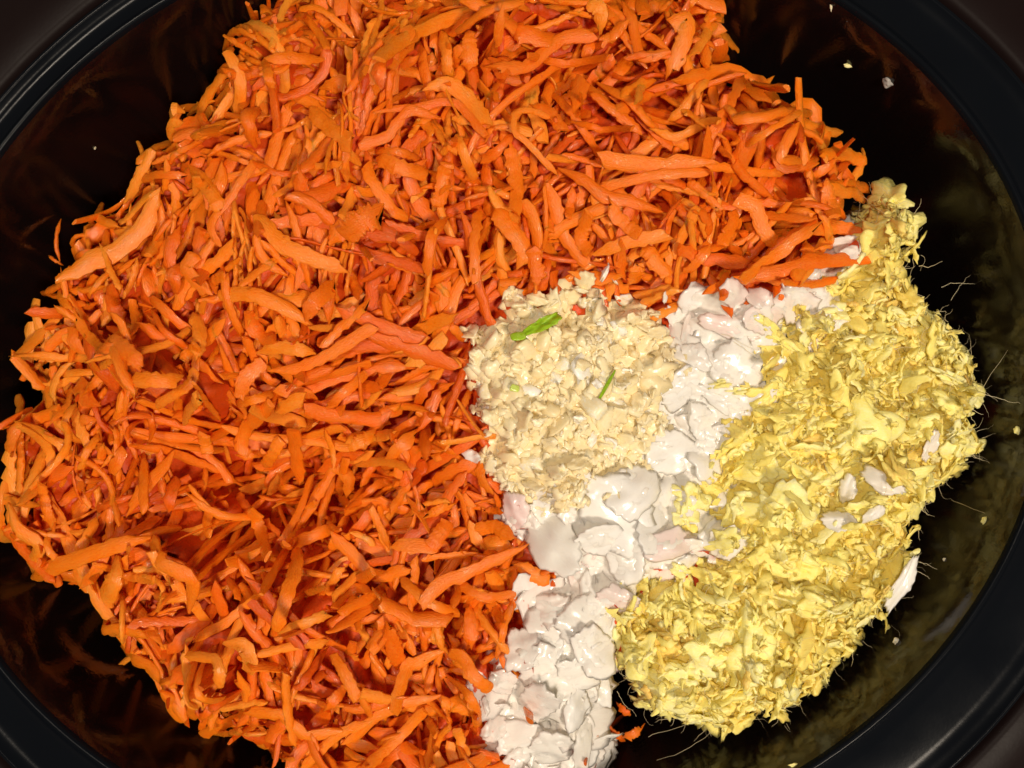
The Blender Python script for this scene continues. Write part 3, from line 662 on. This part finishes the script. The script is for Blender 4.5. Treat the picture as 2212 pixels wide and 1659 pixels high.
ON = [(1472,836,115,70,1.6,-52,.95),(1557,866,115,42,1.5,28,.85),(1512,910,62,90,1.6,0,.8),(1590,792,125,115,2.2,0,.7),(1500,770,75,60,1.6,10,.7),(1560,708,140,48,2.0,18,.15),(1489,708,26,100,1.2,14,.35),
 (1712,650,95,110,2.0,-30,.35),(1575,645,80,52,1.6,20,.35),(1640,690,120,60,1.8,-10,.2),(1197,1178,130,120,3.0,35,.72),(1330,1110,190,150,3.0,20,.88),(1375,1060,150,110,2.6,-30,.92),(1348,1207,90,110,2.2,10,.8),
 (1112,1104,60,88,2.0,-10,.05),(1210,1380,150,120,3.0,30,.6),(1260,1340,110,130,2.6,60,.6),(1170,1440,110,120,2.6,0,.55),(1250,1450,130,110,2.6,-20,.65),(1225,1530,120,90,2.4,15,.65),(1160,1510,90,90,2.2,40,.55),
 (1065,1573,58,66,3.6,20,.35),(1048,1527,14,44,1.0,-20,.6),(1304,1497,44,66,1.5,-8,.85),(1241,1534,60,110,2.0,10,.9),(1190,1610,110,90,2.6,0,.65),(1120,1632,60,60,2.2,20,.5),(1260,1610,40,110,1.8,10,.7),(1130,1380,90,70,2.2,-50,.45),
 (1190,1310,80,60,2,-20,.4),(1270,1270,40,90,1.8,0,.75),(1330,1290,90,70,1.6,20,.2),(1445,980,120,90,2.2,-20,.9),(1420,1140,120,120,2.4,15,.85),(1290,1160,100,90,2.2,-20,.85),(1440,1180,130,70,1.8,-10,.15),
 (1561,1166,84,84,2.0,30,.65),(1090,1470,80,70,2,60,.4),(1280,1400,80,120,2.2,-20,.62),(1020,985,44,30,1.2,20,.8),(1650,640,70,50,1.6,40,.3),(1835,525,60,36,1.6,0,.55),(1845,545,60,30,1.5,0,.4),(2045,1120,40,110,1.6,25,.7),(2025,1170,60,60,1.5,10,.6)]
for t_ in ON: px_lump('onion', t_[0], t_[1], t_[2]*1.15, t_[3]*1.15, t_[4] * .7, *t_[5:], q=.8, chip=True, rough=.045, wav=.3, ax=rng.normal(0, .10), ay=rng.normal(0, .10), bend=rng.uniform(.05, .35))
# ginger pieces traced
GN = [(2095,782,110,72,6.0,-15,.72),(1888,1372,120,100,5.0,20,.42),(1930,430,56,90,6,0,.75),(1958,480,70,60,5,20,.8),(1905,510,70,80,5,0,.5),(1975,550,50,100,5,-5,.8),(2090,655,120,24,2.4,5,.95),(2125,680,24,100,2.6,10,.95),(2128,740,34,50,3,0,.95),
 (1940,690,80,40,3,25,.9),(1810,672,50,36,3,0,.9),(1720,880,110,60,3,-10,.6),(1840,930,90,110,3.5,20,.8),(1645,852,100,62,4,-25,.5),(1800,870,40,110,2.4,-20,.6),(1900,1030,130,80,4,-20,.75),(2080,1025,150,44,3,5,.8),(1540,1400,130,70,4,-18,.85),
 (1490,1440,100,60,3,-15,.95),(1620,1400,90,170,5,0,.8),(1700,1470,44,110,4,-18,.95),(1730,1220,170,110,3,20,.55),(1700,1290,170,80,5,10,.8),(1780,1310,110,70,4,10,.8),(1560,1170,44,60,3,0,.8),(1490,1080,70,80,5,0,.9),(1470,1112,46,70,3,-30,.9),
 (1640,1000,90,100,4,0,.85),(1760,1040,120,60,4,-20,.85),(1620,1580,100,30,4,-35,.5),(1545,1590,34,80,3,5,.6),(1600,1560,60,60,4,0,.4),(1665,1605,110,36,3.4,-35,.7),(1500,1545,70,30,3,10,.9),(1400,1540,60,34,3,0,.8),
 (1435,1300,100,50,3,-20,.8),(1380,1400,80,90,5,0,.75),(1450,1480,100,90,4,0,.9),(1980,1270,50,70,3,-30,.8),(1985,1320,40,50,2.5,20,.85),(1960,1100,70,60,3,0,.7),(1860,1110,90,110,4,10,.8),(1660,1100,100,120,4,-10,.9),
 (1690,740,90,34,3,40,.7),(1655,700,60,24,2.4,35,.75),(1600,845,60,26,2,0,.9),(1880,740,130,50,4,-10,.6),(1960,820,120,40,3,-8,.75),(2030,870,90,50,3,20,.75),(2100,860,60,44,3,-10,.9),(2050,820,100,30,3,20,.9),(1990,930,80,60,4,0,.8),
 (2070,970,80,70,4,0,.85),(1740,1400,80,100,4,0,.35),(1850,1290,70,60,4,0,.8),(1690,1180,120,60,3,30,.75),(1560,830,60,20,2,0,.85),(1830,790,150,40,3,-12,.75),(1470,1230,40,26,2,30,.9),(1540,1250,60,40,3,0,.6)]
SMOOTH_G = {(2095,782), (1888,1372), (1540,1400), (2080,1025)}
for t_ in GN:
    if (t_[0], t_[1]) in SMOOTH_G: px_lump('ginger', *t_[:4], t_[4]*.8, *t_[5:], q=.6, rough=.12, hf=.07, fine=.05, boxy=.6, ax=rng.normal(0, .1), ay=rng.normal(0, .1))
    else: px_lump('ginger', t_[0], t_[1], t_[2]*.75, t_[3]*.65, *t_[4:], q=.7, rough=.34, hf=.40, fine=.22, spikes=int(rng.integers(2, 6)), boxy=rng.uniform(.8, 1), ax=rng.normal(0, .2), ay=rng.normal(0, .2))
fill(GINGER, 700, lambda: mk_ginger(.75), 'ginger', q=.7, tl=.6, tries=1, margin=.002)
# onion laid over ginger
for t_ in [(1928,1250,158,46,1.6,-68,.92),(1925,1045,95,52,1.4,28,.6),(1838,1055,36,90,1.4,8,.8),(1825,1130,80,44,1.4,-5,.78),(1880,1110,60,40,1.4,-40,.75),(2005,960,36,90,1.2,15,.5),(1440,640,14,30,1.0,0,.7)]:
    px_lump('onion', *t_, q=.8, chip=True, rough=.05, bend=.15)
# garlic pieces
GA = [(1262,607,70,62,1.4,-40,.45),(1308,588,84,20,2.2,-65,.95),(1255,625,60,20,1.6,15,.75),(1330,605,30,10,1,40,.8),(1110,655,70,50,2,20,.5),(1160,650,80,50,2,10,.45),(1395,700,90,44,2.2,10,.4),(1370,690,60,50,2,-40,.5),(1420,720,70,50,2,0,.4),
 (1030,770,56,40,2,30,.7),(1060,800,50,70,2,0,.6),(1345,830,56,44,2,-20,.85),(1290,830,30,44,1.4,-40,1.0),(1200,720,40,60,1.6,-20,.6),(1200,700,20,18,1,0,.95),(1272,740,26,30,1.4,0,.8),(1080,850,60,50,2,0,.6),(1130,870,60,50,2,20,.6),
 (1160,910,70,36,2,-30,.8),(1060,900,60,60,2,0,.7),(1240,860,50,60,2,0,.5),(1340,900,60,80,2,30,.6),(1380,870,50,70,2,0,.6),(1280,950,30,60,1.6,30,.95),(1190,960,60,50,2,0,.8),(1110,960,50,50,2,0,.7),(1090,1010,60,40,2,0,.6),(1200,1020,60,44,2,10,.7),
 (1150,1050,70,30,2,10,.75),(1180,1080,44,30,2,-30,.8),(1170,1105,40,44,2,0,.75),(1250,1000,90,40,2,-10,.5),(1120,770,60,44,2,0,.5),(1180,790,70,60,2,0,.6),(1260,790,60,50,2,0,.6),(1330,760,60,44,2,0,.45),(1250,905,40,30,2,0,.9)]
for t_ in GA: px_lump('garlic', t_[0], t_[1], t_[2]*.8, t_[3]*.8, t_[4], t_[5], t_[6], q=.65, chip=True, corners=(4, 7), rough=.08, ns=26, wav=.25, ax=rng.normal(0, .2), ay=rng.normal(0, .2))
px_lump('sprout', 1165, 704, 96, 32, 1.6, -24, .42, 'bright green garlic sprout lying on top of the minced garlic', q=.97, chip=True, rough=.05, wav=.3, bend=.1)
px_lump('sprout', 1118, 727, 34, 22, 1.8, -10, .55, 'small round green sprout tip at the lower left end of the big sprout', q=.9, rough=.1, hf=.03)
px_lump('sprout', 1310, 832, 82, 9, 1.0, -58, .25, 'thin dark green sprout sliver right of centre on the garlic', q=.95, rough=.06, hf=.03, bend=.1, boxy=1)
px_lump('sprout', 1112, 838, 22, 16, 1.4, 10, 1.0, 'tiny pale green speck of sprout low on the garlic left side', q=.9)
# crumbs on the pot's wall: pushed onto the wall surface along the sight line
def wall_point(x, y):
    best = None
    for z in np.linspace(.05, .1085, 118):
        X_, Y_ = world_xy(x, y, z)
        u = X_ - PC[0]; v = Y_ - PC[1]; a = u*ca + v*sa; b_ = -u*sa + v*ca
        off = np.interp(Z - z, [.0012, .0045, .012, .022, .036, .055, .072], [.0002, .0013, .002, .0026, .0036, .0055, .009])
        d = abs(math.hypot(a / (PRX-off), b_ / (PRY-off)) - 1)
        if best is None or d < best[0]: best = (d, X_, Y_, z)
    return best[1:]
CR = [('ginger',1835,140,22,10,.9,'pale yellow ginger crumb stuck on the upper right wall'),('ginger',2127,1126,14,16,.9,'small yellow ginger crumb on the right wall beside the ginger'),('garlic',1937,1388,16,18,.9,'pale round crumb on the lower right wall below the ginger slab'),
 ('ginger',2200,930,16,16,.9,'yellow crumb on the pot rim at the right edge of the picture'),('garlic',2040,1209,8,7,.9,'tiny white crumb on the right wall below the ginger fibres'),('ginger',1715,1653,20,8,.8,'pale crumb on the wall at the bottom edge of the picture'),
 ('garlic',205,319,7,9,.5,'tiny tan crumb on the upper left wall'),('drop',1918,172,26,34,.8,'glassy clear drop of onion juice on the upper right wall'),('garlic',1795,14,6,22,.6,'thin pale streak of garlic high on the upper right wall')]
for kind, x, y, L, W, tone, lab in CR:
    X_, Y_, z = wall_point(x, y)
    P, F, tn, luv = lump(3, (L*.12*mm, W*.12*mm, min(L, W)*.07*mm), .25, .2, tone=tone)
    Q = P + np.array([X_, Y_, z])
    PIECES.append(dict(kind=kind, V=Q, F=F, tone=tn, luv=luv, t=tone, L=L*.12*mm, w=W*.12*mm, hero=True, label=lab, wall=True)); stamp(Q, len(PIECES)-1)

# ------------------------------------------------------------------ ginger fibres
def tube(path, r, tone):
    n = len(path); t = np.gradient(path, axis=0); t /= np.linalg.norm(t, axis=1)[:, None] + 1e-12
    a = np.cross(t, [0.1, .2, 1.0]); a /= np.linalg.norm(a, axis=1)[:, None]; b_ = np.cross(t, a)
    V = []; F = []
    rr = r * (1 - .6 * np.linspace(0, 1, n))
    for q in range(3):
        an = q * 2.0944; V.append(path + (a * math.cos(an) + b_ * math.sin(an)) * rr[:, None])
    V = np.stack(V, 1).reshape(-1, 3)
    for k in range(n-1):
        for q in range(3):
            p = (q+1) % 3; F.append((k*3+q, k*3+p, (k+1)*3+p, (k+1)*3+q))
    return V, F
FV, FF, FN = [], [], 0
gc = region_cells(GINGER, .0)
gd = dist[gc[:, 0], gc[:, 1]]
np.set_printoptions(precision=3)
cen = np.array([gx[gc[:, 0]].mean(), gy[gc[:, 1]].mean()])
def fibre(x, y, z, ang, L, up, r=.00007, curl=1.0):
    n = 9; u = np.linspace(0, 1, n)
    a = ang + np.cumsum(rng.normal(0, .16*curl, n))
    xy = np.cumsum(np.c_[np.cos(a), np.sin(a)] * L / n, 0)
    zz = z + up * u * L - .25 * L * u * u * rng.random()
    return np.c_[x + xy[:, 0], y + xy[:, 1], zz]
near = gc[gd < .005]
for k in range(760):
    if k < 60: c = near[rng.integers(len(near))]
    else: c = gc[rng.integers(len(gc))]
    x, y = gx[c[0]], gy[c[1]]; z = H[c[0], c[1]]
    out = math.atan2(y - cen[1], x - cen[0])
    ang = out + rng.normal(0, .6) if k < 60 else rng.uniform(0, 6.28)
    L = rng.uniform(.002, .006) if k < 60 else rng.uniform(.003, .008)
    pth = fibre(x, y, z - .0008, ang, L, rng.uniform(-.4, .3), .00006, 2.2)
    V, F = tube(pth, rng.uniform(.00004, .00009), .5)
    FV.append(V); FF += [tuple(i + FN for i in f) for f in F]; FN += len(V)
# long traced fibre wisps at the edges (photo units)
WISP = [[(2040,840),(2110,850),(2150,790),(2190,740)],[(2100,850),(2150,860),(2185,870)],[(2100,1000),(2140,990),(2170,940),(2200,920)],[(2110,1005),(2150,1010),(2160,960)],[(1960,1190),(2000,1220),(2030,1230),(2045,1240)],[(1980,1275),(2030,1260),(2050,1220)],[(1985,1285),(2035,1270),(2055,1235)],
        [(1400,1590),(1460,1560),(1540,1540)],[(1420,1640),(1480,1590),(1560,1560)],[(1335,1500),(1380,1550)],[(1340,1370),(1350,1320),(1390,1280)],[(1500,1600),(1560,1560),(1620,1540)],[(2030,620),(2060,610),(2110,615)],[(2055,650),(2070,620),(2095,590)],[(1580,740),(1620,770),(1660,800)],[(1560,720),(1640,760)],[(2060,1080),(2080,1110)],
        [(1800,1540),(1830,1560)],[(1790,1530),(1820,1540)],[(1870,1390),(1920,1420)],[(1850,1010),(1760,1060),(1700,1080)],[(1660,870),(1760,875),(1840,890)],[(1880,1180),(1830,1210),(1790,1200)],[(2005,470),(2030,465)],[(1995,530),(2008,545)]]
wisps = []
for pts in WISP:
    P = np.array(pts, float); z0 = .096
    for _ in range(2):
        X_, Y_ = world_xy(P[:, 0], P[:, 1], z0); i, j = cell(X_, Y_); z0 = np.clip(np.maximum.accumulate(H[i, j] * 1.0), .084, .103)
    zc = np.linspace(z0[0] + .0006, z0[-1] + .001, 14)
    xy = resample(np.c_[X_, Y_], 14); path = np.c_[xy, zc + .0008*np.sin(np.linspace(0, 3.1, 14))]
    path[:, :2] += np.cumsum(rng.normal(0, .00016, (14, 2)), 0)
    V, F = tube(path, .00008, .7); wisps.append((pts, V, F))
print('pieces', len(PIECES))

# ------------------------------------------------------------------ labels
LM = [((1150,710),'the green sprout'),((1290,600),'the topmost garlic chip'),((620,650),'the bent middle shred'),((600,1040),'the dark carrot hollow'),((600,1270),'the long upright shred'),
      ((1200,1500),'the bottom onion'),((1200,1170),'the round onion piece'),((1710,170),'the brown-skinned shred'),((560,60),'the top-left looped shred'),((1920,440),'the tall ginger lump'),
      ((230,1500),'the lower-left wall'),((30,850),'the left wall'),((280,250),'the upper-left wall'),((1100,10),'the top edge'),((750,1640),'the bottom edge'),((1130,270),'the thin looped shred'),
      ((1000,930),'the garlic heap'),((1750,330),'the arched shreds'),((2095,782),'the bright ginger knob'),((1888,1372),'the smooth ginger slab'),((1928,1250),'the white onion sliver'),
      ((1500,800),'the clear onion chips'),((1380,1090),'the glassy onion slice'),((1310,832),'the thin sprout sliver'),((1500,1420),'the lower ginger mound'),((850,500),'the carrot heap middle'),((300,700),'the left carrot slope')]
def place_phrase(px, py):
    d = [math.hypot(px - p[0], py - p[1]) for p, _ in LM]; k = int(np.argmin(d)); (lx, ly), nm = LM[k]; dx, dy = px - lx, py - ly
    if d[k] < 28: return 'at ' + nm
    a = math.degrees(math.atan2(-dy, dx)) % 360
    w8 = ['right of', 'upper right of', 'above', 'upper left of', 'left of', 'lower left of', 'below', 'lower right of'][int((a + 22.5) // 45) % 8]
    far = 'just' if d[k] < 55 else 'slightly' if d[k] < 100 else 'somewhat' if d[k] < 155 else 'well'
    return f'{far} {w8} {nm}'
def lay(ang):
    a = math.degrees(ang) % 180
    return 'level' if a < 22 or a > 158 else 'rising right' if a < 68 else 'upright' if a < 112 else 'falling right'
def describe(p):
    c = p['V'].mean(0); s = (CAM_Z - c[2]) * KPX; px, py = c[0] / s + 1106, 829.5 - c[1] / s
    pos = place_phrase(px, py); L, w_, t_ = p['L'] * 1000, p['w'] * 1000, p['t']
    if p['kind'] == 'carrot':
        size = 'long' if L > 19 else 'short' if L < 10 else ('broad' if w_ > 3.2 else 'slim' if w_ < 2 else 'medium')
        shape = ' looped' if abs(p['bend']) > 1.6 else ' curved' if abs(p['bend']) > .6 else ''
        col = 'pale' if t_ > .72 else 'deep' if t_ < .42 else 'bright'
        return f"{size}{shape} {col} carrot shred {lay(p['ang'])}, {pos}", px, py
    if p['kind'] == 'onion':
        size = 'large' if L > 11 else 'small' if L < 6 else 'medium'
        col = 'pinkish' if t_ < .42 else 'white' if t_ > .75 else 'milky'
        shp = 'sliver' if w_ < L * .5 or L < w_ * .5 else 'flake'
        return f"{size} {col} glassy onion {shp}, {pos}", px, py
    if p['kind'] == 'garlic':
        size = 'large' if L > 5 else 'tiny' if L < 2.2 else 'small'
        col = 'tan' if t_ < .45 else 'whitish' if t_ > .78 else 'cream'
        return f"{size} {col} minced garlic bit, {pos}", px, py
    size = 'large' if L > 8 else 'tiny' if L < 3 else 'small'
    col = 'golden' if t_ < .45 else 'pale yellow' if t_ > .75 else 'yellow'
    return f"{size} {col} torn ginger shred, {pos}", px, py

# ------------------------------------------------------------------ build the objects
cnt = np.bincount(ID[ID >= 0].ravel(), minlength=len(PIECES))
MAT = dict(carrot=M_CARROT, onion=M_ONION, garlic=M_GARLIC, ginger=M_GINGER, sprout=M_GREEN, drop=M_DROP)
NAME = dict(carrot='carrot_shred', onion='onion_flake', garlic='garlic_bit', ginger='ginger_shred', sprout='garlic_sprout', drop='onion_juice_drop')
CAT = dict(carrot='carrot shred', onion='onion piece', garlic='garlic bit', ginger='ginger shred', sprout='garlic sprout', drop='onion sliver')
GRP = dict(carrot='grated carrot shreds in the pot', onion='chopped onion pieces in the pot', garlic='minced garlic bits in the pot', ginger='torn ginger shreds in the pot', sprout='green garlic sprouts on the garlic', drop=None)
LIMIT = dict(carrot=300, onion=300, garlic=300, ginger=300, sprout=9, drop=9)
STUFF = dict(carrot=('grated_carrot', 'smaller orange carrot shreds packed under and between the large ones', 'grated carrot'),
             onion=('chopped_onion', 'smaller glassy onion pieces packed under and between the large flakes', 'chopped onion'),
             garlic=('minced_garlic', 'finest cream garlic mince packed between the larger bits', 'minced garlic'),
             ginger=('grated_ginger', 'finest yellow ginger crumbs packed between the larger shreds', 'grated ginger'))
by = {}
for i, p in enumerate(PIECES): by.setdefault(p['kind'], []).append(i)
LABELLED = []
for kind, ids in by.items():
    score = lambda i: cnt[i] + (100000 if PIECES[i].get('wall') or PIECES[i].get('stray') or PIECES[i].get('label') else 0)
    ids = sorted(ids, key=lambda i: -score(i))
    single = [i for i in ids[:LIMIT[kind]] if score(i) > 3]
    ss = set(single); rest = [i for i in ids if i not in ss and cnt[i] >= 0]
    for i in single:
        p = PIECES[i]; V = p['V']; c = V.mean(0); c = np.array([c[0], c[1], V[:, 2].min()])
        o = mesh_obj(NAME[kind], V, p['F'], MAT[kind], loc=c); set_attrs(o.data, p['tone'], p['luv'])
        lab = p.get('label') or describe(p)[0]
        tag(o, lab, CAT[kind], GRP[kind]); LABELLED.append((lab, o, c))
    if rest and kind in STUFF:
        # buried pieces that no eye could reach are left out of the mass
        rest = [i for i in rest if cnt[i] > 0 or PIECES[i]['V'][:, 2].max() > .080]
        Vs, Fs, T_, U_, n = [], [], [], [], 0
        for i in rest:
            p = PIECES[i]; Vs.append(p['V']); T_.append(p['tone']); U_.append(p['luv'])
            Fs += [tuple(a + n for a in f) for f in p['F']]; n += len(p['V'])
        nm, lab, cat = STUFF[kind]
        if kind == 'carrot':    # the packed inside of the heap, a closed lump under the shreds
            pass
        o = mesh_obj(nm, np.vstack(Vs), Fs, MAT[kind]); set_attrs(o.data, np.concatenate(T_), np.vstack(U_)); tag(o, lab, cat, kind='stuff')
        print(kind, 'single', len(single), 'stuff', len(rest), 'faces', len(Fs))
# the mush that fills the gaps, raised to keep them from going dark: follows the finished heap a little below its surface
HM = H.copy()
HS = smooth_grid(np.where(inall, HM, CORE), 6)
below = np.where(inside(WX, WY, GARLIC), .0011, np.where(inside(WX, WY, ONION), .0009, np.where(inside(WX, WY, GINGER), .0024, .0040)))
low_ = HM.copy()
for _ in range(3):
    low_[1:-1, 1:-1] = np.minimum.reduce([low_[1:-1, 1:-1], low_[2:, 1:-1] + .0002, low_[:-2, 1:-1] + .0002, low_[1:-1, 2:] + .0002, low_[1:-1, :-2] + .0002])
rise = np.clip((dist - .0030) / .004, 0, 1)
CORE = np.maximum(CORE, CORE * (1 - rise) + (.35 * HS + .65 * smooth_grid(low_, 8) + .0012 - below) * rise)
# core of the heap
st = 2
A = CORE[::st, ::st]; m = inall[::st, ::st]; ix = -np.ones(A.shape, int); V = []; F = []
idx = np.argwhere(m)
for q, (i, j) in enumerate(idx): ix[i, j] = q
V = np.c_[gx[::st][idx[:, 0]], gy[::st][idx[:, 1]], A[idx[:, 0], idx[:, 1]]]
nv = len(V); Vb = V.copy(); Vb[:, 2] = .03
edges = {}
for i, j in idx:
    if i+1 < A.shape[0] and j+1 < A.shape[1] and ix[i+1, j] >= 0 and ix[i, j+1] >= 0 and ix[i+1, j+1] >= 0:
        f = (ix[i, j], ix[i+1, j], ix[i+1, j+1], ix[i, j+1]); F.append(tuple(int(a) for a in f))
        for a, b_ in zip(f, f[1:] + f[:1]):
            if (b_, a) in edges: edges.pop((b_, a))
            else: edges[(a, b_)] = 1
for (a, b_) in edges: F.append((int(b_), int(a), int(a)+nv, int(b_)+nv))
W_ = np.vstack([V, Vb]); reg = np.zeros(len(W_), int)
wi, wj = cell(W_[:, 0], W_[:, 1])
for q, pl in ((1, ONION), (2, GINGER), (3, GARLIC)): reg[inside(WX[wi, wj], WY[wi, wj], pl)] = q
for q, nm, mt, lab, cat in ((0, 'carrot_pulp_gap_shade', M_CORE, 'pressed carrot pulp in the gaps of the heap, coloured as their red-orange shade', 'carrot pulp'), (1, 'onion_pulp', M_ONION, 'pressed pale onion pulp deep between the onion flakes', 'onion pulp'),
                           (2, 'ginger_pulp', M_GINGER, 'pressed yellow ginger pulp deep between the ginger shreds', 'ginger pulp'), (3, 'garlic_pulp', M_GARLIC, 'pressed cream garlic paste between the minced bits', 'garlic paste')):
    Fq = [f for f in F if reg[f[0]] == q]
    us = sorted({i for f in Fq for i in f}); mp_ = {a_: b2 for b2, a_ in enumerate(us)}
    Wq = W_[us].copy(); Wq[:, 2] += .0006 * fnoise2(Wq[:, 0], Wq[:, 1], 900, 3000, seed=5 + q) * (Wq[:, 2] > .04)
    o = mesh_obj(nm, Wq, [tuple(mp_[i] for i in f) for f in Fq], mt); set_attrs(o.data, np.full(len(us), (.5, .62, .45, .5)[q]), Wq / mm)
    tag(o, lab, cat, kind='stuff')
o = mesh_obj('ginger_fibres', np.vstack(FV), FF, M_FIBRE); set_attrs(o.data, np.full(FN, .5), np.vstack(FV) / mm)
tag(o, 'short hair-thin pale fibres bristling all over the ginger', 'ginger fibres', kind='stuff')
for pts, V, F in wisps:
    c = V.mean(0); o = mesh_obj('ginger_fibre', V, F, M_FIBRE, loc=c); set_attrs(o.data, np.full(len(V), .8), V / mm)
    q = np.mean(pts, 0); dv = np.array(pts[-1], float) - pts[0]
    lab = f"long hair-thin ginger fibre {lay(math.atan2(-dv[1], dv[0]))}, {place_phrase(*q)}"
    tag(o, lab, 'ginger fibre', 'loose ginger fibres'); LABELLED.append((lab, o, c))

# look-alikes that came out with the same words: say which of them by where it lies among them
same = {}
for lab, o, c in LABELLED: same.setdefault(lab, []).append((o, c))
for lab, lst in same.items():
    if len(lst) < 2: continue
    P = np.array([c for _, c in lst]); ax = int(np.ptp(P[:, 1]) > np.ptp(P[:, 0])); od = np.argsort(P[:, ax])
    words = {2: [['left', 'right'], ['lower', 'upper']], 3: [['leftmost', 'middle', 'rightmost'], ['lowest', 'middle', 'topmost']],
             4: [['leftmost', 'left-central', 'right-central', 'rightmost'], ['lowest', 'lower', 'upper', 'topmost']],
             5: [['leftmost', 'left-central', 'middle', 'right-central', 'rightmost'], ['lowest', 'lower', 'middle', 'upper', 'topmost']]}.get(len(lst))
    if not words:
        od = np.argsort(P[:, 0] if ax == 0 else -P[:, 1]); nth = ['first', 'second', 'third', 'fourth', 'fifth', 'sixth', 'seventh', 'eighth', 'ninth', 'tenth']
        if len(lst) <= 10 and len(lab.split()) <= 13:
            for wd_, q in zip(nth, od): lst[q][0]['label'] = f"{wd_} from {'left' if ax == 0 else 'top'}: {lab}"
    if words:
        for wd_, q in zip(words[ax], od): lst[q][0]['label'] = wd_ + ' ' + lab
